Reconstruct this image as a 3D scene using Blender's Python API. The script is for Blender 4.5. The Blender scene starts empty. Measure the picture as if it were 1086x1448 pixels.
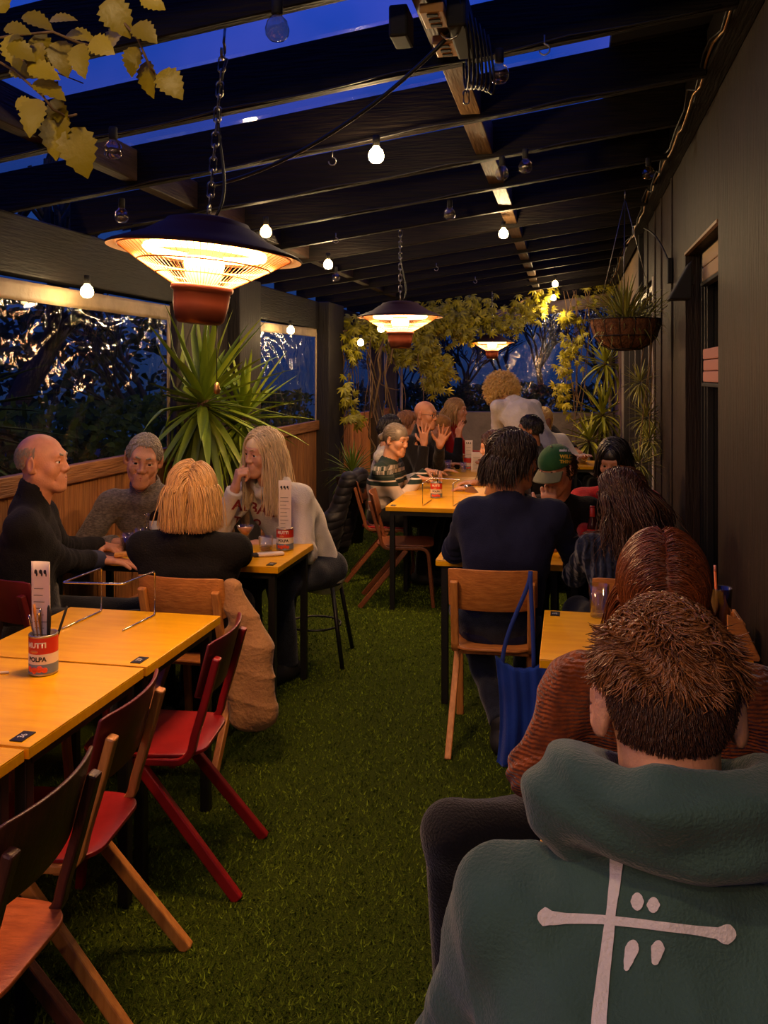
import bpy, math, random
import numpy as np
from mathutils import Vector, Matrix
random.seed(7); RNG = np.random.default_rng(7)
SC = bpy.context.scene; COL = SC.collection
V = Vector; PI = math.pi
# ------------------------------------------------------------------ camera: 1.70 m up, level, turned a little left of the room's long axis
FPX = 1250.0; PSI = math.atan2(805-543, FPX); CH = 1.70
cP, sP = math.cos(PSI), math.sin(PSI)
def W(px, py, d):
    l = (px-543)/FPX*d
    return V((l*cP-d*sP, l*sP+d*cP, CH+(530-py)/FPX*d))
def WZ(px, py, z): return W(px, py, (CH-z)*FPX/(py-530))
def WX(px, py, X):
    k = (px-543)/FPX; return W(px, py, X/(k*cP-sP))
def WY(px, py, Y):
    k = (px-543)/FPX; return W(px, py, Y/(k*sP+cP))
cam = bpy.data.objects.new('camera', bpy.data.cameras.new('camera')); COL.objects.link(cam)
cam.location = (0, 0, CH); cam.rotation_euler = (PI/2, 0, PSI)
cam.data.sensor_fit = 'VERTICAL'; cam.data.sensor_height = 36; cam.data.sensor_width = 27
cam.data.lens = FPX/1448*36; cam.data.shift_y = (530-724)/1448; cam.data.clip_start = .05
SC.camera = cam
# ------------------------------------------------------------------ object helpers
def tag(o, label=None, cat=None, group=None, kind=None):
    if label: o['label'] = label
    if cat: o['category'] = cat
    if group: o['group'] = group
    if kind: o['kind'] = kind
    return o
def empty(name, loc=(0,0,0), rz=0, label=None, cat=None, group=None):
    o = bpy.data.objects.new(name, None); COL.objects.link(o)
    o.location = loc; o.rotation_euler = (0,0,rz); o.empty_display_size = .1
    return tag(o, label, cat, group)
def link_mesh(name, me, mat, parent=None, world=False):
    o = bpy.data.objects.new(name, me); COL.objects.link(o)
    for m in (mat if isinstance(mat, (list,tuple)) else [mat]): me.materials.append(m)
    if parent is not None:
        o.parent = parent
        if world:
            off = V((0,0,0)); p = parent
            while p is not None: off += p.location; p = p.parent
            me.transform(Matrix.Translation(-off))
    return o
def np_mesh(name, v, f, smooth=True):
    """v (n,3), f (m,k) array of equal-size faces"""
    me = bpy.data.meshes.new(name)
    v = np.asarray(v, dtype=np.float32); f = np.asarray(f, dtype=np.int32)
    me.vertices.add(len(v)); me.vertices.foreach_set('co', v.ravel())
    k = f.shape[1]
    me.loops.add(f.size); me.loops.foreach_set('vertex_index', f.ravel())
    me.polygons.add(len(f)); me.polygons.foreach_set('loop_start', np.arange(0, f.size, k, dtype=np.int32))
    if smooth: me.polygons.foreach_set('use_smooth', np.ones(len(f), dtype=bool))
    me.update(calc_edges=True); me.validate()
    return me
class MB:
    def __init__(s): s.v=[]; s.f=[]; s.sm=[]
    def add(s, vs, fs, smooth=False):
        b=len(s.v); s.v += [tuple(x) for x in vs]
        for f in fs: s.f.append(tuple(b+i for i in f)); s.sm.append(smooth)
        return s
    def box(s, c, size, rot=None):
        hx,hy,hz=[q/2 for q in size]; c=V(c)
        p=[V((x,y,z)) for x in(-hx,hx) for y in(-hy,hy) for z in(-hz,hz)]
        if rot is not None: p=[rot@q for q in p]
        return s.add([c+q for q in p],[(0,1,3,2),(4,6,7,5),(0,4,5,1),(2,3,7,6),(0,2,6,4),(1,5,7,3)])
    def bar(s, a, b, w, h, up=(0,0,1)):
        """a rectangular bar from a to b, w across, h along up"""
        a=V(a); b=V(b); d=(b-a).normalized(); x=d.cross(V(up)).normalized(); u=x.cross(d)
        p=[q+x*i*w/2+u*j*h/2 for q in(a,b) for i,j in((-1,-1),(1,-1),(1,1),(-1,1))]
        return s.add(p,[(3,2,1,0),(4,5,6,7),(0,1,5,4),(1,2,6,5),(2,3,7,6),(3,0,4,7)])
    def sweep(s, path, sec, up=(0,0,1), smooth=True, cap=True, closed=False, scale=None):
        """sweep a closed 2D section (list of (x,u)) along path"""
        path=[V(p) for p in path]; n=len(path); m=len(sec); vs=[]; up=V(up)
        for i,p in enumerate(path):
            if closed: d=path[(i+1)%n]-path[i-1]
            else: d=path[min(i+1,n-1)]-path[max(i-1,0)]
            if d.length<1e-9: d=V((0,0,1))
            d.normalize(); x=d.cross(up)
            if x.length<1e-4: x=d.cross(V((.3,.9,.1)))
            x.normalize(); u=x.cross(d); k=scale[i] if scale else 1
            vs += [p+x*a*k+u*b*k for a,b in sec]
        fs=[]
        for i in range(n if closed else n-1):
            j=(i+1)%n
            for q in range(m):
                r=(q+1)%m; fs.append((i*m+q,i*m+r,j*m+r,j*m+q))
        if cap and not closed: fs += [tuple(range(m))[::-1], tuple((n-1)*m+q for q in range(m))]
        return s.add(vs,fs,smooth)
    def tube(s, path, r, n=8, **k):
        if isinstance(r,(list,tuple)): k['scale']=[q/r[0] if r[0] else 1 for q in r]; r=r[0]
        return s.sweep(path,[(r*math.cos(2*PI*i/n),r*math.sin(2*PI*i/n)) for i in range(n)],**k)
    def lathe(s, prof, c=(0,0,0), n=32, smooth=True, axis=None, cap0=False, cap1=False):
        c=V(c); vs=[]; fs=[]; m=len(prof)
        for i in range(n):
            a=2*PI*i/n
            for r,z in prof:
                q=V((r*math.cos(a),r*math.sin(a),z)); vs.append(c+(axis@q if axis is not None else q))
        for i in range(n):
            j=(i+1)%n
            for k in range(m-1): fs.append((i*m+k,j*m+k,j*m+k+1,i*m+k+1))
        if cap0: fs.append(tuple(i*m for i in range(n))[::-1])
        if cap1: fs.append(tuple(i*m+m-1 for i in range(n)))
        return s.add(vs,fs,smooth)
    def ball(s, c, r, n=16, sq=(1,1,1), rot=None):
        k=n//2; prof=[(math.sin(PI*i/k),-math.cos(PI*i/k)) for i in range(k+1)]
        c=V(c); vs=[];fs=[];m=k+1
        for i in range(n):
            a=2*PI*i/n
            for rr,z in prof:
                q=V((rr*math.cos(a)*r*sq[0],rr*math.sin(a)*r*sq[1],z*r*sq[2])); vs.append(c+(rot@q if rot is not None else q))
        for i in range(n):
            j=(i+1)%n
            for q in range(m-1): fs.append((i*m+q,j*m+q,j*m+q+1,i*m+q+1))
        return s.add(vs,fs,True)
    def prism(s, poly, z0, z1, M=None):
        """extrude polygon (xy list) between z0 and z1"""
        n=len(poly); vs=[V((x,y,z0)) for x,y in poly]+[V((x,y,z1)) for x,y in poly]
        if M is not None: vs=[M@q for q in vs]
        fs=[tuple(range(n))[::-1],tuple(range(n,2*n))]+[(i,(i+1)%n,n+(i+1)%n,n+i) for i in range(n)]
        return s.add(vs,fs)
    def grid(s, fn, nu, nv, smooth=True):
        vs=[fn(i/nu,j/nv) for j in range(nv+1) for i in range(nu+1)]
        fs=[(j*(nu+1)+i,j*(nu+1)+i+1,(j+1)*(nu+1)+i+1,(j+1)*(nu+1)+i) for j in range(nv) for i in range(nu)]
        return s.add(vs,fs,smooth)
    def build(s, name, mat, parent=None, world=False, bevel=0, solid=0, seg=2, subsurf=0):
        me=bpy.data.meshes.new(name); me.from_pydata(s.v,[],s.f); me.update()
        me.polygons.foreach_set('use_smooth', s.sm)
        o=link_mesh(name,me,mat,parent,world)
        if solid:
            m=o.modifiers.new('solid','SOLIDIFY'); m.thickness=solid; m.offset=0
        if bevel:
            m=o.modifiers.new('bevel','BEVEL'); m.width=bevel; m.segments=seg; m.limit_method='ANGLE'; m.angle_limit=.6; m.harden_normals=False
        if subsurf:
            m=o.modifiers.new('sub','SUBSURF'); m.levels=m.render_levels=subsurf
        return o
def dup(root, loc, rz=None, label=None, group=None, parent=None):
    kids=[k for k in COL.objects if k.parent is root]
    r=root.copy(); COL.objects.link(r); r.location=loc
    if parent is not None: r.parent=parent
    if rz is not None: r.rotation_euler=(0,0,rz)
    if label: r['label']=label
    if group: r['group']=group
    for k in kids:
        c=k.copy(); COL.objects.link(c); c.parent=r
        for g in [q for q in COL.objects if q.parent is k]:
            d=g.copy(); COL.objects.link(d); d.parent=c
    return r
def arc(c, r, a0, a1, n, plane='yz'):
    out=[]
    for i in range(n+1):
        a=a0+(a1-a0)*i/n; x,y=r*math.cos(a),r*math.sin(a)
        out.append({'yz':V((0,x,y)),'xy':V((x,y,0)),'xz':V((x,0,y))}[plane]+V(c))
    return out
def bez(a,b,c,d,n=12):
    a,b,c,d=V(a),V(b),V(c),V(d)
    return [a*(1-t)**3+b*3*t*(1-t)**2+c*3*t*t*(1-t)+d*t**3 for t in [i/n for i in range(n+1)]]
def text_mesh(txt, size, bold=0.0, res=3):
    cu=bpy.data.curves.new('text','FONT'); cu.body=txt; cu.size=size; cu.align_x='CENTER'; cu.align_y='CENTER'; cu.offset=bold; cu.resolution_u=res
    o=bpy.data.objects.new('text',cu); COL.objects.link(o)
    me=bpy.data.meshes.new_from_object(o.evaluated_get(bpy.context.evaluated_depsgraph_get()))
    bpy.data.objects.remove(o); me.name='lettering'
    return me
# ------------------------------------------------------------------ materials
def srgb(*c):
    return tuple(((x/255)/12.92 if x/255<=.04045 else ((x/255+.055)/1.055)**2.4) for x in c)+(1,)
MATS={}
def mat(name, col, rough=.6, metal=0, spec=.5, bump=0, bscale=60, bdet=4, col2=None, cscale=8, stretch=None, emit=None, estr=0, trans=0, alpha=1, coat=0, sheen=0, island=0, sss=0, wave=None, ior=None, crange=(.35,.65)):
    if name in MATS: return MATS[name]
    m=bpy.data.materials.new(name); m.use_nodes=True; nt=m.node_tree; b=nt.nodes['Principled BSDF']; L=nt.links.new
    def N(t,**k):
        n=nt.nodes.new(t)
        for a,v in k.items(): setattr(n,a,v)
        return n
    col=tuple(col)[:3]+(1,)
    b.inputs['Base Color'].default_value=col; b.inputs['Roughness'].default_value=rough; b.inputs['Metallic'].default_value=metal
    b.inputs['Specular IOR Level'].default_value=spec
    if trans: b.inputs['Transmission Weight'].default_value=trans
    if ior: b.inputs['IOR'].default_value=ior
    if alpha<1: b.inputs['Alpha'].default_value=alpha
    if coat: b.inputs['Coat Weight'].default_value=coat; b.inputs['Coat Roughness'].default_value=.15
    if sheen: b.inputs['Sheen Weight'].default_value=sheen; b.inputs['Sheen Roughness'].default_value=.4
    if sss: b.inputs['Subsurface Weight'].default_value=sss; b.inputs['Subsurface Radius'].default_value=(.012,.005,.003); b.inputs['Subsurface Scale'].default_value=.5
    if emit: b.inputs['Emission Color'].default_value=tuple(emit)[:3]+(1,); b.inputs['Emission Strength'].default_value=estr
    src=None
    if bump or col2 is not None:
        tc=N('ShaderNodeTexCoord'); mp=N('ShaderNodeMapping'); L(tc.outputs['Object'],mp.inputs['Vector'])
        if stretch: mp.inputs['Scale'].default_value=stretch
        src=mp.outputs['Vector']
    if col2 is not None:
        no=N('ShaderNodeTexNoise'); no.inputs['Scale'].default_value=cscale; no.inputs['Detail'].default_value=5; L(src,no.inputs['Vector'])
        rp=N('ShaderNodeValToRGB'); rp.color_ramp.elements[0].position=crange[0]; rp.color_ramp.elements[1].position=crange[1]
        rp.color_ramp.elements[0].color=col; rp.color_ramp.elements[1].color=tuple(col2)[:3]+(1,)
        L(no.outputs['Fac'],rp.inputs['Fac']); L(rp.outputs['Color'],b.inputs['Base Color'])
    if island:
        ge=N('ShaderNodeNewGeometry'); hs=N('ShaderNodeHueSaturation'); mr=N('ShaderNodeMapRange'); L(ge.outputs['Random Per Island'],mr.inputs['Value'])
        mr.inputs['To Min'].default_value=1-island; mr.inputs['To Max'].default_value=1+island
        L(mr.outputs['Result'],hs.inputs['Value'])
        if col2 is not None: L(rp.outputs['Color'],hs.inputs['Color'])
        else: hs.inputs['Color'].default_value=col
        L(hs.outputs['Color'],b.inputs['Base Color'])
    if bump:
        bp=N('ShaderNodeBump'); bp.inputs['Strength'].default_value=bump; bp.inputs['Distance'].default_value=.02
        if wave:
            no=N('ShaderNodeTexWave'); no.bands_direction=wave; no.inputs['Scale'].default_value=bscale; no.inputs['Distortion'].default_value=3; no.inputs['Detail'].default_value=2; no.inputs['Detail Scale'].default_value=2
        else:
            no=N('ShaderNodeTexNoise'); no.inputs['Scale'].default_value=bscale; no.inputs['Detail'].default_value=bdet
        L(src,no.inputs['Vector']); L(no.outputs['Fac'],bp.inputs['Height']); L(bp.outputs['Normal'],b.inputs['Normal'])
    MATS[name]=m; return m
def clear_mat(name, tint, gloss=.1, rough=.05, bump=0, bscale=6, stretch=None, fres=1.35):
    if name in MATS: return MATS[name]
    m=bpy.data.materials.new(name); m.use_nodes=True; nt=m.node_tree; L=nt.links.new; nt.nodes.remove(nt.nodes['Principled BSDF'])
    out=nt.nodes['Material Output']; tr=nt.nodes.new('ShaderNodeBsdfTransparent'); tr.inputs['Color'].default_value=tuple(tint)[:3]+(1,)
    gl=nt.nodes.new('ShaderNodeBsdfGlossy'); gl.inputs['Roughness'].default_value=rough; gl.inputs['Color'].default_value=(1,1,1,1)
    fr=nt.nodes.new('ShaderNodeLayerWeight'); fr.inputs['Blend'].default_value=.5
    pw=nt.nodes.new('ShaderNodeMath'); pw.operation='POWER'; pw.inputs[1].default_value=5; L(fr.outputs['Facing'],pw.inputs[0]); fr=pw
    ad=nt.nodes.new('ShaderNodeMath'); ad.operation='ADD'; ad.inputs[1].default_value=gloss; ad.use_clamp=True
    mx=nt.nodes.new('ShaderNodeMixShader'); L(fr.outputs[0],ad.inputs[0]); L(ad.outputs[0],mx.inputs[0]); L(tr.outputs[0],mx.inputs[1]); L(gl.outputs[0],mx.inputs[2]); L(mx.outputs[0],out.inputs['Surface'])
    if bump:
        tc=nt.nodes.new('ShaderNodeTexCoord'); mp=nt.nodes.new('ShaderNodeMapping'); L(tc.outputs['Object'],mp.inputs['Vector'])
        if stretch: mp.inputs['Scale'].default_value=stretch
        no=nt.nodes.new('ShaderNodeTexNoise'); no.inputs['Scale'].default_value=bscale; no.inputs['Detail'].default_value=3; no.inputs['Distortion'].default_value=.8; L(mp.outputs[0],no.inputs['Vector'])
        bp=nt.nodes.new('ShaderNodeBump'); bp.inputs['Strength'].default_value=bump; bp.inputs['Distance'].default_value=.03
        L(no.outputs['Fac'],bp.inputs['Height']); L(bp.outputs['Normal'],gl.inputs['Normal'])
    MATS[name]=m; return m
def emis(name, col, s):
    return mat(name,(0,0,0),rough=.5,emit=col,estr=s)
# ------------------------------------------------------------------ implicit surfaces: smooth unions of tapered capsules and ellipsoids, meshed with surface nets
def smin(a,b,k):
    if k<=0: return np.minimum(a,b)
    h=np.maximum(k-np.abs(a-b),0)/k
    return np.minimum(a,b)-h*h*k*.25
def A(p): return np.array(p,dtype=np.float32)
class SDF:
    def __init__(s): s.ops=[]
    def rc(s,a,b,r1,r2=None,k=.02,flat=None,mode='u'):
        s.ops.append(('rc',A(a),A(b),r1,r1 if r2 is None else r2,k,flat,mode)); return s
    def el(s,c,r,rot=None,k=.02,mode='u'):
        R=np.eye(3,dtype=np.float32) if rot is None else np.array(rot,dtype=np.float32)
        s.ops.append(('el',A(c),A(r),R,None,k,None,mode)); return s
    def plane(s,p,n,k=.004,local=None):
        """cut away the side n points to (only within local=(centre,radius))"""
        n=V(n).normalized(); s.ops.append(('pl',A(p),A(n),local,None,k,None,'i')); return s
    def disp(s,fn): s.ops.append(('fn',fn,None,None,None,0,None,'d')); return s
    def __call__(s,P):
        d=np.full(len(P),9.,dtype=np.float32)
        for o in s.ops:
            t=o[0]
            if t=='rc':
                _,a,b,r1,r2,k,flat,mode=o
                Q=P-a
                ba=b-a
                if flat is not None:
                    n,sc=A(flat[0]),flat[1]; n=n/np.linalg.norm(n)
                    Q=Q+np.outer(Q@n,n)*(sc-1); ba=ba+n*float(ba@n)*(sc-1)
                l2=float(ba@ba)+1e-12; tt=np.clip(Q@ba/l2,0,1)
                e=np.linalg.norm(Q-tt[:,None]*ba,axis=1)-(r1+(r2-r1)*tt)
                if flat is not None: e=e/(1+(flat[1]-1)*.5)
            elif t=='el':
                _,c,r,R,_,k,_,mode=o
                q=(P-c)@R; k0=np.linalg.norm(q/r,axis=1); k1=np.linalg.norm(q/(r*r),axis=1)+1e-9
                e=k0*(k0-1)/k1
            elif t=='pl':
                _,p,n,loc,_,k,_,mode=o
                e=(P-p)@n
                if loc is not None:
                    far=np.linalg.norm(P-A(loc[0]),axis=1)>loc[1]; e=np.where(far,-9,e)
            else:
                d=d+o[1](P); continue
            if mode=='u': d=smin(d,e,k)
            elif mode=='s': d=-smin(-d,e,k)
            else: d=-smin(-d,-e,k)
        return d
    def bounds(s):
        lo=np.full(3,9e9); hi=-lo
        for o in s.ops:
            if o[-1]!='u': continue
            if o[0]=='rc':
                r=max(o[3],o[4])
                for q in(o[1],o[2]): lo=np.minimum(lo,q-r); hi=np.maximum(hi,q+r)
            elif o[0]=='el':
                r=o[2].max(); lo=np.minimum(lo,o[1]-r); hi=np.maximum(hi,o[1]+r)
        return lo,hi
def mesh_sdf(f, h, margin=.02, B=4):
    lo,hi=f.bounds(); lo=lo-margin-h*2; n=np.ceil((hi+margin+2*h-lo)/(h*B)).astype(int)+1
    cx=[lo[i]+(np.arange(n[i])*B+(B-1)/2)*h for i in range(3)]
    C=np.stack(np.meshgrid(*cx,indexing='ij'),-1).reshape(-1,3).astype(np.float32)
    cv=f(C); R=B*h*.87*1.5+.012
    act=np.abs(cv)<R
    N=n*B
    vol=np.repeat(np.repeat(np.repeat(np.sign(cv).reshape(n),B,0),B,1),B,2).astype(np.float32)
    ai=np.argwhere(act.reshape(n))
    off=np.stack(np.meshgrid(*[np.arange(B)]*3,indexing='ij'),-1).reshape(-1,3)
    idx=(ai[:,None,:]*B+off[None]).reshape(-1,3)
    P=(lo+idx*h).astype(np.float32); vals=np.empty(len(P),np.float32)
    for i in range(0,len(P),400000): vals[i:i+400000]=f(P[i:i+400000])
    vol[idx[:,0],idx[:,1],idx[:,2]]=vals
    s=vol<0
    cnt=np.zeros(tuple(N-1),np.int8)
    offs=[(a,b,c) for a in(0,1) for b in(0,1) for c in(0,1)]
    def sl(o): return tuple(slice(o[i],o[i]+N[i]-1) for i in range(3))
    for o in offs: cnt+=s[sl(o)]
    mix=(cnt>0)&(cnt<8); ci=np.argwhere(mix)
    ids=np.full(mix.shape,-1,np.int64); ids[mix]=np.arange(len(ci))
    cv8={o:vol[ci[:,0]+o[0],ci[:,1]+o[1],ci[:,2]+o[2]] for o in offs}
    pos=np.zeros((len(ci),3)); num=np.zeros(len(ci))
    for o in offs:
        for ax in range(3):
            if o[ax]==0:
                o2=tuple(o[i]+(i==ax) for i in range(3)); a,b=cv8[o],cv8[o2]
                cr=(a<0)!=(b<0); t=np.where(cr,a/np.where(np.abs(a-b)<1e-9,1e-9,a-b),0)
                q=np.array(o,float)[None]+np.zeros((len(ci),3)); q[:,ax]+=t
                pos+=np.where(cr[:,None],q,0); num+=cr
    vert=lo+(ci+pos/num[:,None])*h
    faces=[]
    for ax in range(3):
        u,w=(ax+1)%3,(ax+2)%3
        a=[slice(1,N[i]-1) for i in range(3)]; b=list(a); a[ax]=slice(0,N[ax]-1); b[ax]=slice(1,N[ax])
        s0,s1=s[tuple(a)],s[tuple(b)]
        e=np.argwhere(s0!=s1); 
        if not len(e): continue
        flip=s0[e[:,0],e[:,1],e[:,2]]
        g=e+np.array([0 if i==ax else 1 for i in range(3)])
        eu=np.eye(3,dtype=int)[u]; ew=np.eye(3,dtype=int)[w]
        q=[ids[tuple((g-du*eu-dw*ew).T)] for du,dw in((1,1),(0,1),(0,0),(1,0))]
        F=np.stack(q,1); F[~flip]=F[~flip][:,::-1]; faces.append(F)
    F=np.concatenate(faces); F=F[(F>=0).all(1)]
    return vert,F
def sdf_obj(name,f,h,mat,parent,smooth_it=0):
    v,F=mesh_sdf(f,h); me=np_mesh(name,v,F)
    o=link_mesh(name,me,mat,parent,True)
    if smooth_it:
        m=o.modifiers.new('smooth','SMOOTH'); m.iterations=smooth_it; m.factor=.5
    return o
# ------------------------------------------------------------------ strands: thin tapered three-sided locks
def strands_mesh(name, P, r0, r1, mat, parent):
    """P (n,k,3) points of n locks"""
    n,k,_=P.shape
    T=np.gradient(P,axis=1); T/=np.linalg.norm(T,axis=2,keepdims=True)+1e-9
    ref=RNG.normal(size=(n,1,3)); x=np.cross(T,ref); x/=np.linalg.norm(x,axis=2,keepdims=True)+1e-9; y=np.cross(T,x)
    tt=np.linspace(0,1,k); rad=(r0*(1-tt**2)+r1*tt**2)[None,:,None]
    rad=rad*RNG.uniform(.7,1.3,(n,1,1))
    ring=[P+rad*(math.cos(a)*x+math.sin(a)*y) for a in(0,2*PI/3,4*PI/3)]
    v=np.stack(ring,2).reshape(-1,3)
    base=(np.arange(n)[:,None]*k+np.arange(k-1)[None])*3
    q=[]
    for j in range(3):
        j2=(j+1)%3; q.append(np.stack([base+j,base+j2,base+3+j2,base+3+j],-1).reshape(-1,4))
    me=np_mesh(name,v,np.concatenate(q)); return link_mesh(name,me,mat,parent,True)
def vnoise(P,fr,seed=0):
    """cheap smooth noise from sums of sines, about -1..1"""
    r=np.random.default_rng(seed); o=np.zeros(len(P),np.float32)
    for i in range(5):
        d=r.normal(size=3); d/=np.linalg.norm(d); o+=np.sin(P@(d*fr*r.uniform(.6,1.6))+r.uniform(0,6)).astype(np.float32)
    return o/3
# ------------------------------------------------------------------ palette
M=dict(
 turf=mat('turf',srgb(76,92,18),rough=.95,bump=.9,bscale=260,col2=srgb(46,60,10),cscale=160,spec=.1),
 blade=mat('blade',srgb(96,116,24),rough=.8,island=.5,spec=.15),
 wallr=mat('wall_right',srgb(43,28,18),rough=.6,bump=.5,bscale=22,stretch=(3,3,.25),col2=srgb(28,18,11),cscale=10,spec=.3),
 dark=mat('dark_wood',srgb(26,19,15),rough=.6,bump=.35,bscale=14,stretch=(.5,6,6),col2=srgb(14,11,9),cscale=9,spec=.15),
 darky=mat('dark_wood_long',srgb(22,16,12),rough=.6,bump=.3,bscale=14,stretch=(6,.5,6),col2=srgb(14,10,8),cscale=9,spec=.25),
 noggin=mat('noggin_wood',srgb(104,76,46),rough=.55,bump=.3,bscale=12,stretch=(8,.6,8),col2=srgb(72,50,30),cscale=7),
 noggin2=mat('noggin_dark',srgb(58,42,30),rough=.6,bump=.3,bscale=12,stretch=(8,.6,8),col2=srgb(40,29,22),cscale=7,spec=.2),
 postd=mat('post_dark',srgb(30,23,18),rough=.7,bump=.3,bscale=14,stretch=(6,6,.5)),
 postg=mat('post_grey',srgb(66,54,42),rough=.7,bump=.3,bscale=14,stretch=(6,6,.4),col2=srgb(46,37,29),cscale=8),
 fence=mat('fence_boards',srgb(190,126,62),rough=.65,bump=.4,bscale=16,stretch=(8,8,.5),col2=srgb(146,90,42),cscale=9,island=.22),
 rail=mat('fence_rail',srgb(176,116,58),rough=.6,bump=.35,bscale=14,stretch=(8,.5,8),col2=srgb(130,80,38),cscale=8),
 hem=mat('canvas_hem',srgb(196,170,132),rough=.6,bump=.5,bscale=9,col2=srgb(166,142,106),cscale=5),
 sheet=clear_mat('clear_vinyl',(.80,.86,.95),gloss=.035,rough=.06,bump=.55,bscale=7,stretch=(1,1,.6)),
 roofs=clear_mat('roof_sheet',(.85,.9,1),gloss=.02,rough=.1),
 roofd=mat('roof_dark',srgb(26,24,26),rough=.7),
 conc=mat('render_grey',srgb(150,138,122),rough=.85,bump=.3,bscale=30,col2=srgb(118,108,96),cscale=3),
 black=mat('black_metal',srgb(22,21,21),rough=.45,spec=.4),
 blackm=mat('black_matt',srgb(16,15,15),rough=.75),
 alu=mat('grey_frame',srgb(150,142,136),rough=.4,metal=.2),
 glass_dark=clear_mat('window_glass',(.35,.36,.38),gloss=.06,rough=.01),
 inside=mat('interior',srgb(40,32,28),rough=.8),
 chrome=mat('chrome',srgb(210,205,198),rough=.18,metal=1),
 steel=mat('steel',srgb(150,145,140),rough=.35,metal=1),
)
ROOF0,ROOFS=2.50,.137
def roofz(x): return ROOF0+(x+2.7)*ROOFS       # underside of the rafters
def struct(o): o['kind']='structure'; return o
XL,XR,YB,YN=-2.7,.65,13.9,-2.2
# floor
struct(MB().box(((XL-.6+XR+1.3)/2,(YN+YB)/2,-.05),(XR-XL+1.9,YB-YN+.4,.1)).build('floor',M['turf']))
n=110000
yy=1.9+8*RNG.random(n)**1.9; xx=RNG.uniform(-2.2,.55,n); hgt=RNG.uniform(.006,.016,n); an=RNG.uniform(0,2*PI,n); lean=RNG.normal(0,.006,(n,2)); wd=RNG.uniform(.0016,.003,n)*(1+yy*.12)
b0=np.stack([xx-np.cos(an)*wd,yy-np.sin(an)*wd,np.zeros(n)],1); b1=np.stack([xx+np.cos(an)*wd,yy+np.sin(an)*wd,np.zeros(n)],1); tp=np.stack([xx+lean[:,0],yy+lean[:,1],hgt],1)
me=np_mesh('turf_pile',np.stack([b0,b1,tp],1).reshape(-1,3),np.arange(3*n).reshape(-1,3),smooth=False)
tag(link_mesh('turf_pile',me,M['blade']),'short artificial grass pile covering the aisle between the tables','grass',kind='stuff')
# right wall: dark boards with a tall window and a folding door
WY0,WY1,WZ1=4.17,5.31,2.385; DY0,DY1,DZ=7.2,11.9,2.47; T=.14
w=MB()
def wbox(y0,y1,z0,z1,x0=XR,t=T): w.box((x0+t/2,(y0+y1)/2,(z0+z1)/2),(t,y1-y0,z1-z0))
wbox(YN,WY0,0,3.3); wbox(WY0,WY1,WZ1,3.3); wbox(WY1,DY0,0,3.3); wbox(DY0,8.28,DZ,3.3); wbox(WY0,WY1,0,.12)
struct(w.build('wall_right',M['wallr'],bevel=.004,seg=1))
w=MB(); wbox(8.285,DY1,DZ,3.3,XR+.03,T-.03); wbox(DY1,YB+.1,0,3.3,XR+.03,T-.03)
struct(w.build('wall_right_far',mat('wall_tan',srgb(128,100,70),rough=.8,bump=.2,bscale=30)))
t=MB()
for y in (5.95,6.62,7.1,7.75): t.box((XR-.004,y,2.72 if y>7.2 else 1.65),(.012,.035,1.3 if y>7.2 else 3.2))
struct(t.build('trim_1',M['wallr'],bevel=.003,seg=1))
struct(MB().box((XR-.012,8.3,2.75),(.05,.06,.6)).build('trim_2',M['blackm'],bevel=.004))
# window_1: black frame set back in its reveal, glass behind
f=MB(); fx=XR+.105
for y in (WY0+.03,WY1-.03): f.box((fx,y,(WZ1+.12)/2),(.05,.06,WZ1-.12))
for z in (.15,WZ1-.03): f.box((fx,(WY0+WY1)/2,z),(.05,WY1-WY0,.06))
f.box((fx,WY1-.13,1.25),(.04,.035,2.2)); f.box((fx,WY1-.21,1.25),(.035,.03,2.2))
wf=struct(f.build('window_1',M['black'],bevel=.003))
MB().box((fx+.02,(WY0+WY1)/2,1.25),(.006,WY1-WY0-.1,2.2)).build('glass',M['glass_dark'],wf)
MB().bar((XR+.004,WY0,WZ1+.004),(XR+.004,WY1,WZ1+.004),.02,.014).build('head_trim',mat('copper_trim',srgb(150,110,70),rough=.4),wf)
# folding door
f=MB(); dx=XR+.07
for i,y in enumerate((DY0+.03,DY0+.45,DY0+.95,DY0+1.0,DY0+1.75,DY0+1.82,DY0+2.6,DY0+2.67,DY0+3.5,DY0+3.57,DY1-.08)):
    f.box((dx,y,DZ/2),(.06,.05,DZ))
f.box((dx,(DY0+DY1)/2,DZ-.03),(.06,DY1-DY0,.06)); f.box((dx,(DY0+DY1)/2,.05),(.06,DY1-DY0,.1))
df=struct(f.build('door_1',mat('door_frame',srgb(58,52,50),rough=.4),bevel=.004))
MB().box((dx+.01,(DY0+DY1)/2,DZ/2),(.006,DY1-DY0,DZ-.1)).build('glass',M['glass_dark'],df)
j=MB(); j.box((XR+.02,DY0+.012,DZ/2),(.07,.03,DZ)); j.box((XR+.045,DY1-.06,DZ/2),(.06,.07,DZ))
j.build('door_trim',mat('pale_frame',srgb(176,164,152),rough=.45),df,bevel=.003)
# room behind the glass
q=MB(); q.box((2.3,6,1.5),(.1,16,3.2)); q.box((1.5,-1.6,1.5),(1.7,.1,3.2)); q.box((1.5,YB+.05,1.5),(1.7,.1,3.2)); q.box((1.5,6,3.2),(1.7,16,.1)); q.box((1.55,6,-.05),(1.5,16,.1))
struct(q.build('wall_inside',M['inside']))
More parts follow.
